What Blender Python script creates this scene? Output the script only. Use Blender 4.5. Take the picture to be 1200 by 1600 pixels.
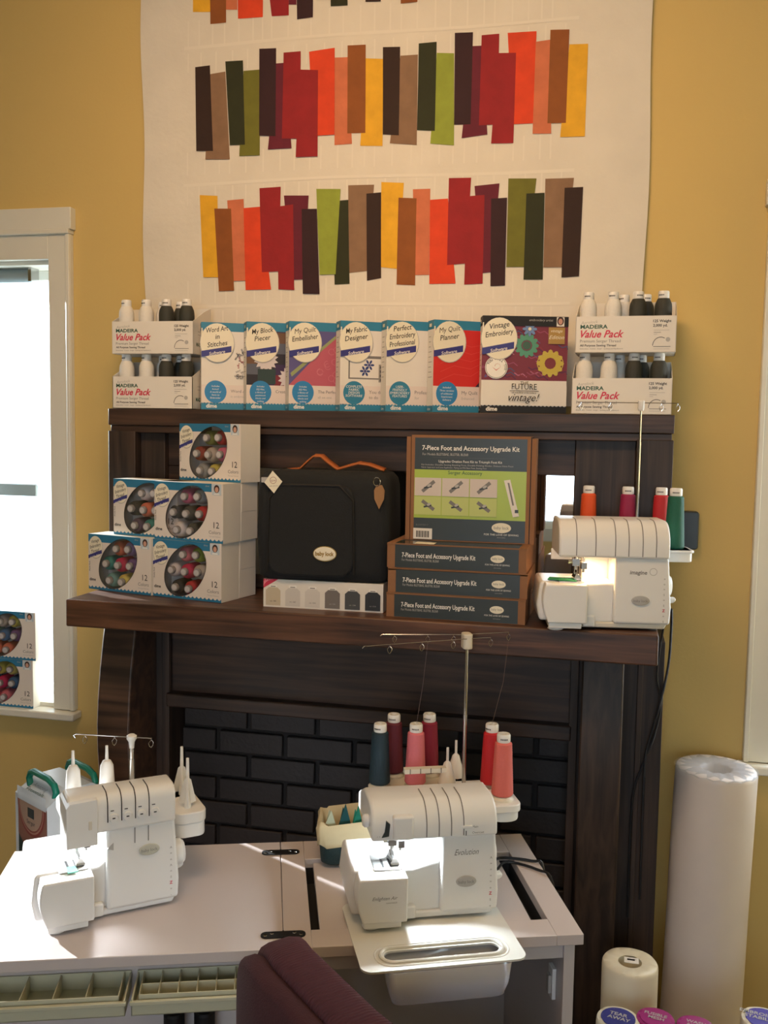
import bpy, math, random
from mathutils import Vector, Matrix
from mathutils.geometry import tessellate_polygon
random.seed(7)
R = math.radians
for o in list(bpy.data.objects): bpy.data.objects.remove(o)
S = bpy.context.scene
COL = S.collection

# ------------------------------------------------------------------ camera, light, exposure
cam_d = bpy.data.cameras.new('camera'); cam = bpy.data.objects.new('camera', cam_d); COL.objects.link(cam)
yaw, pitch, roll = R(13.0727), R(4.7742), R(0.9424)
fw = Vector((-math.sin(yaw)*math.cos(pitch), math.cos(yaw)*math.cos(pitch), -math.sin(pitch)))
rt = Vector((math.cos(yaw), math.sin(yaw), 0)); up = rt.cross(fw)
r2 = rt*math.cos(roll)+up*math.sin(roll); u2 = up*math.cos(roll)-rt*math.sin(roll)
M = Matrix((r2, u2, -fw)).transposed().to_4x4(); M.translation = Vector((0.35, -2.5, 1.65))
cam.matrix_world = M
cam_d.sensor_fit = 'VERTICAL'; cam_d.sensor_height = 24.0; cam_d.lens = 24.0*1510.457/1600.0
cam_d.clip_start = 0.05
S.camera = cam
S.view_settings.view_transform = 'Standard'; S.view_settings.look = 'None'
S.view_settings.exposure = -0.32; S.view_settings.gamma = 1.0; S.view_settings.use_curve_mapping = False

W = bpy.data.worlds.new('sky'); S.world = W; W.use_nodes = True
wn = W.node_tree.nodes['Background']; wn.inputs[0].default_value = (0.80, 0.92, 1.0, 1); wn.inputs[1].default_value = 4.5

def light(name, kind, loc, target, power, color, size=(1, 1), **kw):
    d = bpy.data.lights.new(name, kind); d.energy = power; d.color = color
    if kind == 'AREA': d.shape = 'RECTANGLE'; d.size, d.size_y = size
    if kind == 'SUN': d.angle = R(0.6)
    o = bpy.data.objects.new(name, d); COL.objects.link(o); o.location = loc
    v = Vector(target)-Vector(loc); o.rotation_euler = v.to_track_quat('-Z', 'Y').to_euler()
    return o
SUN_DIR = Vector((-2.02, 1.0, 0.46))
light('sun', 'SUN', SUN_DIR*3, (0, 0, 0), 34, (1.0, 0.98, 0.96))
cl_ = light('ceiling_light', 'AREA', (-0.2, -1.45, 2.97), (-0.2, 0.0, 1.9), 20, (1.0, 0.62, 0.32), (0.9, 0.5))
cl_.data.spread = R(120)
light('daylight_rear', 'AREA', (0.5, -4.56, 1.65), (0.0, 0, 1.3), 24, (0.68, 0.82, 1.0), (1.5, 1.3))
light('daylight_left', 'AREA', (-1.95, 0.05, 1.45), (-1.4, -2.2, 0.9), 13, (0.80, 0.90, 1.0), (1.2, 1.1))
light('daylight_right', 'AREA', (1.25, 0.06, 1.5), (0.6, -1.6, 0.9), 10, (0.78, 0.86, 1.0), (0.8, 1.1))

# ------------------------------------------------------------------ materials
def lin(c):
    c = c/255.0
    return c/12.92 if c <= 0.04045 else ((c+0.055)/1.055)**2.4
def rgb(t): return (lin(t[0]), lin(t[1]), lin(t[2]), 1)
MATS = {}
def mat(name, col=(200, 200, 200), rough=0.5, metal=0.0, noise=0.0, nscale=30.0, bump=0.0, bscale=200.0, emit=0, trans=0, alpha=1.0, coat=0, spec=None):
    if name in MATS: return MATS[name]
    m = bpy.data.materials.new(name); m.use_nodes = True; N = m.node_tree.nodes; L = m.node_tree.links
    p = N['Principled BSDF']; p.inputs['Base Color'].default_value = rgb(col)
    p.inputs['Roughness'].default_value = rough; p.inputs['Metallic'].default_value = metal
    if coat: p.inputs['Coat Weight'].default_value = coat
    if spec is not None: p.inputs['Specular IOR Level'].default_value = spec
    if trans: p.inputs['Transmission Weight'].default_value = trans
    if alpha < 1: p.inputs['Alpha'].default_value = alpha
    if emit: p.inputs['Emission Color'].default_value = rgb(col); p.inputs['Emission Strength'].default_value = emit
    tc = N.new('ShaderNodeTexCoord')
    if noise:
        n = N.new('ShaderNodeTexNoise'); n.inputs['Scale'].default_value = nscale; n.inputs['Detail'].default_value = 4
        L.new(tc.outputs['Object'], n.inputs['Vector'])
        mx = N.new('ShaderNodeMix'); mx.data_type = 'RGBA'
        c = rgb(col); mx.inputs[6].default_value = tuple(x*(1-noise) for x in c[:3])+(1,); mx.inputs[7].default_value = tuple(min(1, x*(1+noise)) for x in c[:3])+(1,)
        L.new(n.outputs[0], mx.inputs[0]); L.new(mx.outputs[2], p.inputs['Base Color'])
    if bump:
        n = N.new('ShaderNodeTexNoise'); n.inputs['Scale'].default_value = bscale
        L.new(tc.outputs['Object'], n.inputs['Vector'])
        b = N.new('ShaderNodeBump'); b.inputs['Strength'].default_value = bump; b.inputs['Distance'].default_value = 0.002
        L.new(n.outputs[0], b.inputs['Height']); L.new(b.outputs[0], p.inputs['Normal'])
    MATS[name] = m; return m
def wood(name, dark, light_, along='x', rough=0.35, scale=1.0):
    if name in MATS: return MATS[name]
    m = mat(name, dark, rough); N = m.node_tree.nodes; L = m.node_tree.links; p = N['Principled BSDF']
    tc = N.new('ShaderNodeTexCoord'); mp = N.new('ShaderNodeMapping')
    s = {'x': (3, 60, 60), 'z': (60, 60, 3), 'y': (60, 3, 60)}[along]
    mp.inputs['Scale'].default_value = tuple(v*scale for v in s)
    n = N.new('ShaderNodeTexNoise'); n.inputs['Scale'].default_value = 1.0; n.inputs['Detail'].default_value = 6; n.inputs['Distortion'].default_value = 0.6
    n2 = N.new('ShaderNodeTexNoise'); n2.inputs['Scale'].default_value = 5.0
    r = N.new('ShaderNodeValToRGB'); e = r.color_ramp.elements
    e[0].position = 0.35; e[0].color = rgb(dark); e[1].position = 0.7; e[1].color = rgb(light_)
    L.new(tc.outputs['Object'], mp.inputs[0]); L.new(mp.outputs[0], n.inputs['Vector']); L.new(tc.outputs['Object'], n2.inputs['Vector'])
    mm = N.new('ShaderNodeMath'); mm.operation = 'MULTIPLY_ADD'; mm.inputs[1].default_value = 0.35
    L.new(n2.outputs[0], mm.inputs[0]); sb = N.new('ShaderNodeMath'); sb.operation = 'SUBTRACT'; sb.inputs[1].default_value = 0.17
    L.new(n.outputs[0], sb.inputs[0]); L.new(sb.outputs[0], mm.inputs[2]); L.new(mm.outputs[0], r.inputs[0]); L.new(r.outputs[0], p.inputs['Base Color'])
    b = N.new('ShaderNodeBump'); b.inputs['Strength'].default_value = 0.25; b.inputs['Distance'].default_value = 0.001
    L.new(n.outputs[0], b.inputs['Height']); L.new(b.outputs[0], p.inputs['Normal'])
    return m
def clear(name, tint=(255, 255, 255), gloss=0.08, diffuse=0.0):
    if name in MATS: return MATS[name]
    m = bpy.data.materials.new(name); m.use_nodes = True; N = m.node_tree.nodes; L = m.node_tree.links; N.clear()
    o = N.new('ShaderNodeOutputMaterial'); t = N.new('ShaderNodeBsdfTransparent'); t.inputs[0].default_value = rgb(tint)
    g = N.new('ShaderNodeBsdfGlossy'); g.inputs['Roughness'].default_value = 0.08
    x = N.new('ShaderNodeMixShader'); x.inputs[0].default_value = gloss
    L.new(t.outputs[0], x.inputs[1]); L.new(g.outputs[0], x.inputs[2]); last = x
    if diffuse:
        d = N.new('ShaderNodeBsdfDiffuse'); d.inputs[0].default_value = (0.85, 0.88, 0.9, 1)
        y = N.new('ShaderNodeMixShader'); y.inputs[0].default_value = diffuse
        L.new(x.outputs[0], y.inputs[1]); L.new(d.outputs[0], y.inputs[2]); last = y
    L.new(last.outputs[0], o.inputs[0]); MATS[name] = m; return m

m_wall = mat('wall_paint', (210, 182, 114), 0.75, noise=0.04, nscale=2.5, bump=0.15, bscale=120)
m_ceil = mat('ceiling_paint', (225, 215, 190), 0.8)
m_floor = wood('floor_boards', (70, 45, 30), (110, 75, 48), 'y')
m_trim = mat('trim_paint', (222, 220, 208), 0.35, noise=0.02)
m_oakx = wood('oak_across', (38, 26, 20), (76, 54, 42), 'x', 0.5)
m_oakz = wood('oak_upright', (34, 25, 20), (66, 50, 41), 'z', 0.55)
m_mantel = wood('oak_mantel', (52, 33, 24), (104, 70, 50), 'x', 0.42)
m_dark = mat('black_paint', (16, 16, 18), 0.6)
m_white = mat('white_plastic', (232, 232, 230), 0.28, noise=0.01)
m_white2 = mat('ivory_plastic', (218, 212, 198), 0.35)
m_metal = mat('chrome', (200, 200, 200), 0.2, 1.0)
m_card = mat('white_card', (226, 222, 214), 0.55, noise=0.02)
m_kraft = mat('kraft_card', (140, 98, 66), 0.75, noise=0.06, nscale=60)
m_black = mat('ink_black', (28, 28, 30), 0.5)
m_grey = mat('ink_grey', (120, 118, 116), 0.5)
m_lgrey = mat('ink_light_grey', (176, 174, 170), 0.5)
m_red = mat('ink_red', (205, 50, 80), 0.5)
m_green = mat('ink_green', (20, 80, 60), 0.5)
m_navy = mat('ink_navy', (54, 56, 130), 0.45)
m_teal = mat('ink_teal', (50, 130, 165), 0.45)
m_blue = mat('ink_blue', (48, 132, 190), 0.45)
m_cream = mat('ink_cream', (232, 226, 205), 0.5)
m_inkw = mat('ink_white', (238, 236, 230), 0.5)
m_char = mat('print_charcoal', (52, 60, 62), 0.35)
m_lime = mat('print_lime', (166, 190, 74), 0.35)
def ink(c, r=0.5): return mat('ink_%02x%02x%02x' % c, c, r)

# ------------------------------------------------------------------ mesh building
_tc = {}
def text_geo(s, shear=0.0, off=0.0):
    k = (s, shear, off)
    if k in _tc: return _tc[k]
    cu = bpy.data.curves.new('t', 'FONT'); cu.body = s; cu.size = 1; cu.shear = shear; cu.offset = off; cu.resolution_u = 2
    o = bpy.data.objects.new('t', cu); COL.objects.link(o)
    bpy.context.view_layer.update()
    me = o.to_mesh(); V = [(v.co.x, v.co.y) for v in me.vertices]; F = [tuple(p.vertices) for p in me.polygons]
    o.to_mesh_clear(); bpy.data.objects.remove(o); bpy.data.curves.remove(cu)
    if off:
        V0 = text_geo(s, shear, 0.0)[0]
        if V0 and (max(v[0] for v in V)-min(v[0] for v in V)) > 1.15*(max(v[0] for v in V0)-min(v[0] for v in V0))+.1: V, F = _tc[(s, shear, 0.0)]
    _tc[k] = (V, F); return _tc[k]

class B:
    def __init__(s): s.v = []; s.f = []; s.m = []; s.ms = []
    def mi(s, m):
        if m not in s.ms: s.ms.append(m)
        return s.ms.index(m)
    def add(s, V, F, m):
        n = len(s.v); s.v += [tuple(v) for v in V]; i = s.mi(m)
        for f in F: s.f.append(tuple(n+k for k in f)); s.m.append(i)
        return s
    def xf(s, Mx, start=0):
        for i in range(start, len(s.v)): s.v[i] = tuple(Mx @ Vector(s.v[i]))
        return s
    def box(s, x0, x1, y0, y1, z0, z1, m):
        V = [(x0, y0, z0), (x1, y0, z0), (x1, y1, z0), (x0, y1, z0), (x0, y0, z1), (x1, y0, z1), (x1, y1, z1), (x0, y1, z1)]
        return s.add(V, [(0, 3, 2, 1), (4, 5, 6, 7), (0, 1, 5, 4), (1, 2, 6, 5), (2, 3, 7, 6), (3, 0, 4, 7)], m)
    def prism(s, pts, a, b, m, ax='y'):
        f = {'y': lambda p, t: (p[0], t, p[1]), 'x': lambda p, t: (t, p[0], p[1]), 'z': lambda p, t: (p[0], p[1], t)}[ax]
        n = len(pts); V = [f(p, a) for p in pts]+[f(p, b) for p in pts]
        F = [tuple(range(n)), tuple(range(2*n-1, n-1, -1))]+[(i, i+n, (i+1) % n+n, (i+1) % n) for i in range(n)]
        area = sum(pts[i][0]*pts[(i+1) % n][1]-pts[(i+1) % n][0]*pts[i][1] for i in range(n))
        sgn = area*(b-a)*(1 if ax == 'y' else -1)
        if sgn < 0: F = [tuple(reversed(q)) for q in F]
        return s.add(V, F, m)
    def lathe(s, prof, m, c=(0, 0, 0), seg=24, ax='z', sx=1, sy=1):
        V = []; F = []; n = len(prof)
        for r, h in prof:
            for i in range(seg):
                a = 2*math.pi*i/seg; x, y = r*math.cos(a)*sx, r*math.sin(a)*sy
                p = {'z': (x, y, h), 'y': (x, h, -y), 'x': (h, x, y)}[ax]
                V.append((p[0]+c[0], p[1]+c[1], p[2]+c[2]))
        for j in range(n-1):
            for i in range(seg):
                k = (i+1) % seg; F.append((j*seg+i, j*seg+k, (j+1)*seg+k, (j+1)*seg+i))
        if prof[0][0] > 1e-6: F.append(tuple(reversed(range(seg))))
        if prof[-1][0] > 1e-6: F.append(tuple(range((n-1)*seg, n*seg)))
        return s.add(V, F, m)
    def tube(s, P, r, m, seg=8, closed=False):
        P = [Vector(p) for p in P]; n = len(P); V = []; F = []; prev = None
        for i in range(n):
            a = P[i-1] if (i > 0 or closed) else P[i]; b = P[(i+1) % n] if (i < n-1 or closed) else P[i]
            t = (b-a).normalized()
            if prev is None:
                u = t.orthogonal().normalized()
            else:
                u = (prev-t*prev.dot(t)).normalized()
            prev = u; w = t.cross(u)
            rr = r[i] if isinstance(r, (list, tuple)) else r
            for k in range(seg):
                an = 2*math.pi*k/seg; V.append(P[i]+(u*math.cos(an)+w*math.sin(an))*rr)
        for i in range(n if closed else n-1):
            j = (i+1) % n
            for k in range(seg): q = (k+1) % seg; F.append((i*seg+k, i*seg+q, j*seg+q, j*seg+k))
        if not closed: F.append(tuple(reversed(range(seg)))); F.append(tuple(range((n-1)*seg, n*seg)))
        return s.add(V, F, m)
    def grid(s, fn, nu, nv, m):
        V = [fn(i/nu, j/nv) for j in range(nv+1) for i in range(nu+1)]
        F = [(j*(nu+1)+i, j*(nu+1)+i+1, (j+1)*(nu+1)+i+1, (j+1)*(nu+1)+i) for j in range(nv) for i in range(nu)]
        return s.add(V, F, m)
    def obj(s, name, parent=None, bevel=0, seg=2, smooth=35, sub=0, solid=0, **props):
        me = bpy.data.meshes.new(name); me.from_pydata(s.v, [], s.f)
        for m in s.ms: me.materials.append(m)
        for p, i in zip(me.polygons, s.m): p.material_index = i
        if smooth:
            for p in me.polygons: p.use_smooth = True
            me.set_sharp_from_angle(angle=R(smooth))
        me.update()
        o = bpy.data.objects.new(name, me); COL.objects.link(o)
        if parent: o.parent = parent
        if solid:
            q = o.modifiers.new('s', 'SOLIDIFY'); q.thickness = solid
        if bevel:
            q = o.modifiers.new('b', 'BEVEL'); q.width = bevel; q.segments = seg; q.limit_method = 'ANGLE'; q.angle_limit = R(40); q.harden_normals = False
        if sub:
            q = o.modifiers.new('u', 'SUBSURF'); q.levels = sub; q.render_levels = sub
        for k, v in props.items(): o[k] = v
        return o

class Print:
    """printed surface pattern on a plane: origin o, right u, up v, outward n"""
    def __init__(s, b, o, u, v, eps=0.00006):
        s.b = b; s.o = Vector(o); s.u = Vector(u); s.v = Vector(v); s.n = s.u.cross(s.v).normalized(); s.k = 1; s.eps = eps
    def P(s, x, y): return s.o+s.u*x+s.v*y+s.n*(s.eps*s.k)
    def poly(s, pts, m):
        s.b.add([s.P(*p) for p in pts], [tuple(range(len(pts)))], m); s.k += 1; return s
    def rect(s, x0, y0, x1, y1, m): return s.poly([(x0, y0), (x1, y0), (x1, y1), (x0, y1)], m)
    def ell(s, cx, cy, rx, ry, m, rot=0, seg=28):
        c, q = math.cos(R(rot)), math.sin(R(rot)); pts = []
        for i in range(seg):
            a = 2*math.pi*i/seg; x, y = rx*math.cos(a), ry*math.sin(a); pts.append((cx+x*c-y*q, cy+x*q+y*c))
        return s.poly(pts, m)
    def ring(s, cx, cy, rx, ry, w, m, a0=0, a1=360, seg=28):
        V = []; F = []
        for i in range(seg+1):
            a = R(a0+(a1-a0)*i/seg)
            V.append(s.P(cx+rx*math.cos(a), cy+ry*math.sin(a))); V.append(s.P(cx+(rx-w)*math.cos(a), cy+(ry-w)*math.sin(a)))
        for i in range(seg): F.append((2*i+1, 2*i, 2*i+2, 2*i+3))
        s.b.add(V, F, m); s.k += 1; return s
    def text(s, t, x, y, size, m, al='l', rot=0, shear=0, bold=0, wid=None):
        V, F = text_geo(t, shear, bold)
        if not V: return s
        x0, x1 = min(v[0] for v in V), max(v[0] for v in V)
        sx = size if wid is None else wid/(x1-x0)
        dx = {'l': -x0, 'c': -(x0+x1)/2, 'r': -x1}[al]
        c, q = math.cos(R(rot)), math.sin(R(rot)); out = []
        for vx, vy in V:
            a, b_ = (vx+dx)*sx, vy*size
            out.append(s.P(x+a*c-b_*q, y+a*q+b_*c))
        s.b.add(out, F, m); s.k += 1; return s

def thing(name, label, cat, loc=(0, 0, 0), rz=0, group=None):
    o = bpy.data.objects.new(name, None); COL.objects.link(o); o.empty_display_size = 0.02
    o.location = loc; o.rotation_euler = (0, 0, R(rz)); o['label'] = label; o['category'] = cat
    if group: o['group'] = group
    return o
def tag(o, label, cat, group=None):
    o['label'] = label; o['category'] = cat
    if group: o['group'] = group
    return o
def copy_tree(o, parent=None):
    c = o.copy(); COL.objects.link(c)
    if parent: c.parent = parent
    for ch in list(o.children): copy_tree(ch, c)
    return c
def struct(o): o['kind'] = 'structure'; return o
def rect_round(x0, y0, x1, y1, r, seg=5):
    pts = []
    for cx, cy, a in ((x1-r, y0+r, -90), (x1-r, y1-r, 0), (x0+r, y1-r, 90), (x0+r, y0+r, 180)):
        for i in range(seg+1):
            t = R(a+90*i/seg); pts.append((cx+r*math.cos(t), cy+r*math.sin(t)))
    return pts

# ------------------------------------------------------------------ room shell
XL, XR, YB, ZC = -3.7, 1.75, -4.5, 3.05
W1 = (-3.30, -1.208, 0.835, 2.117); W2 = (0.765, 1.55, 0.86, 2.117)
TH = 0.14
b = B()
xs = [XL-.1, W1[0], W1[1], W2[0], W2[1], XR+.1]
b.box(xs[0], xs[1], 0, TH, 0, ZC, m_wall); b.box(xs[2], xs[3], 0, TH, 0, ZC, m_wall); b.box(xs[4], xs[5], 0, TH, 0, ZC, m_wall)
for w in (W1, W2):
    b.box(w[0], w[1], 0, TH, 0, w[2]-.03, m_wall); b.box(w[0], w[1], 0, TH, w[3], ZC, m_wall)
struct(b.obj('wall_front', smooth=0))
struct(B().box(XL-.1, XL, YB, 0, 0, ZC, m_wall).obj('wall_left', smooth=0))
struct(B().box(XR, XR+.1, YB, 0, 0, ZC, m_wall).obj('wall_right', smooth=0))
b = B(); bw = (-0.3, 1.3, 1.0, 2.35)
b.box(XL-.1, bw[0], YB-.12, YB, 0, ZC, m_wall).box(bw[1], XR+.1, YB-.12, YB, 0, ZC, m_wall).box(bw[0], bw[1], YB-.12, YB, 0, bw[2], m_wall).box(bw[0], bw[1], YB-.12, YB, bw[3], ZC, m_wall)
struct(b.obj('wall_back', smooth=0))
b = B()
for a0, a1, q0, q1 in ((bw[0]-.09, bw[0], bw[2]-.09, bw[3]+.09), (bw[1], bw[1]+.09, bw[2]-.09, bw[3]+.09), (bw[0], bw[1], bw[2]-.09, bw[2]), (bw[0], bw[1], bw[3], bw[3]+.09)): b.box(a0, a1, YB, YB+.025, q0, q1, m_trim)
for a0, a1, q0, q1 in ((.46, .54, bw[2], bw[3]), (bw[0], bw[1], 1.62, 1.70), (bw[0], bw[0]+.05, bw[2], bw[3]), (bw[1]-.05, bw[1], bw[2], bw[3]), (bw[0], bw[1], bw[2], bw[2]+.05), (bw[0], bw[1], bw[3]-.05, bw[3])): b.box(a0, a1, YB-.045, YB-.01, q0, q1, m_trim)
struct(b.obj('window_3', smooth=0))
struct(B().box(XL-.1, XR+.1, YB-.1, TH, -.08, 0, m_floor).obj('floor', smooth=0))
struct(B().box(XL-.1, XR+.1, YB-.1, TH, ZC, ZC+.08, m_ceil).obj('ceiling', smooth=0))
m_glass = clear('window_glass', (250, 253, 255), 0.04)
m_shade = clear('shade_cloth', (240, 248, 250), 0.0, 0.25)
m_shroll = mat('shade_roll', (120, 130, 132), 0.6)
def window(n, w, left_open=False):
    e = bpy.data.objects.new('window_%d' % n, None); COL.objects.link(e); e['kind'] = 'structure'
    x0, x1, z0, z1 = w; c = 0.068
    b = B()
    for s_, x in ((-1, x0), (1, x1)):
        a0, a1 = (x-c, x) if s_ < 0 else (x, x+c)
        b.box(a0, a1, -.02, 0, z0-.01, z1+c, m_trim)
        o0, o1 = (a0, a0+.012) if s_ < 0 else (a1-.012, a1)
        b.box(o0, o1, -.026, -.02, z0-.01, z1+c, m_trim)
    b.box(x0, x1, -.02, 0, z1, z1+c, m_trim)
    b.box(x0-c-.002, x1+c+.002, -.032, 0, z1+c, z1+c+.012, m_trim)
    b.box(x0-c-.008, x1+c+.008, -.028, 0, z1+c+.012, z1+c+.072, m_trim)
    b.obj('casing', e, bevel=.002)
    b = B().box(x0-c-.012, x1+c+.012, -.05, 0.0, z0-.034, z0-.012, m_trim).box(x0, x1, 0, TH, z0-.034, z0-.012, m_trim)
    b.obj('window_sill', e, bevel=.004)
    b = B()
    b.box(x0, x0+.012, 0, TH, z0, z1, m_trim).box(x1-.012, x1, 0, TH, z0, z1, m_trim).box(x0, x1, 0, TH, z1-.012, z1, m_trim).box(x0, x1, 0.005, TH, z0-.012, z0, m_trim)
    xm = (x0+x1)/2; zm = (z0+z1)/2
    for a0, a1, q0, q1 in ((x0+.012, x0+.04, z0, z1), (x1-.04, x1-.012, z0, z1), (x0, x1, z0, z0+.03), (x0, x1, z1-.04, z1-.012)):
        b.box(a0, a1, .095, .12, q0, q1, m_trim)
    if n == 1: b.box(-2.10, -2.04, .08, .13, z0, z1, m_trim)
    b.obj('window_frame', e, bevel=.0015)
    B().box(x0+.03, x1-.03, .105, .108, z0+.02, z1-.03, m_glass).obj('glass_pane', e, smooth=0)
    return e
window(1, W1); window(2, W2)
# roller shade in the left window
sh = thing('roller_shade', 'white roller shade half lowered in the left window', 'window shade', (-1.65, 0.05, 2.085))
B().lathe([(.019, -.34), (.019, .345)], m_shroll, ax='x', seg=16).obj('roll', sh)
B().box(-.34, .345, .012, .0135, -.62, 0, m_shade).obj('shade_cloth', sh, smooth=0)
B().box(-.34, .345, .006, .018, -.645, -.61, m_shroll).obj('hem_bar', sh, bevel=.003)
for a_ in (-.35, .345): B().box(a_, a_+.01, -.02, .02, -.02, .025, m_metal).obj('bracket', sh)
cu_ = B();  # unseen drape, added to stop sun streaks across the table
cu_.grid(lambda u, v: (-2.15+.67*u, -.055+.012*math.sin(u*60), .55+1.72*v), 60, 2, mat('sun_block_cloth', (225, 222, 212), .9))
cu_ = cu_.obj('sun_block_curtain', solid=.003, smooth=60); tag(cu_, 'white gathered drape added out of view to block sun from the table', 'sun_block_curtain')
sun_block_shade = thing('roller_shade', 'opaque white roller shade added out of view to keep sun off the chair', 'window shade', (-2.70, 0.05, 2.085))  # added beyond the view to cut the sun reaching the chair
B().lathe([(.019, -.58), (.019, .59)], m_shroll, ax='x', seg=16).obj('roll', sun_block_shade)
B().box(-.58, .59, .012, .0145, -.66, 0, mat('shade_opaque', (228, 228, 222), .8)).obj('shade_cloth', sun_block_shade, smooth=0)
B().box(-.58, .59, .006, .018, -.68, -.65, m_shroll).obj('hem_bar', sun_block_shade, bevel=.003)
# ceiling lamp housing that gives the warm light
cl = thing('ceiling_lamp', 'flush warm ceiling lamp above the room', 'lamp', (-0.2, -1.45, ZC))
B().lathe([(.5, -.02), (.5, 0)], m_trim, seg=32).obj('lamp_base', cl)

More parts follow.
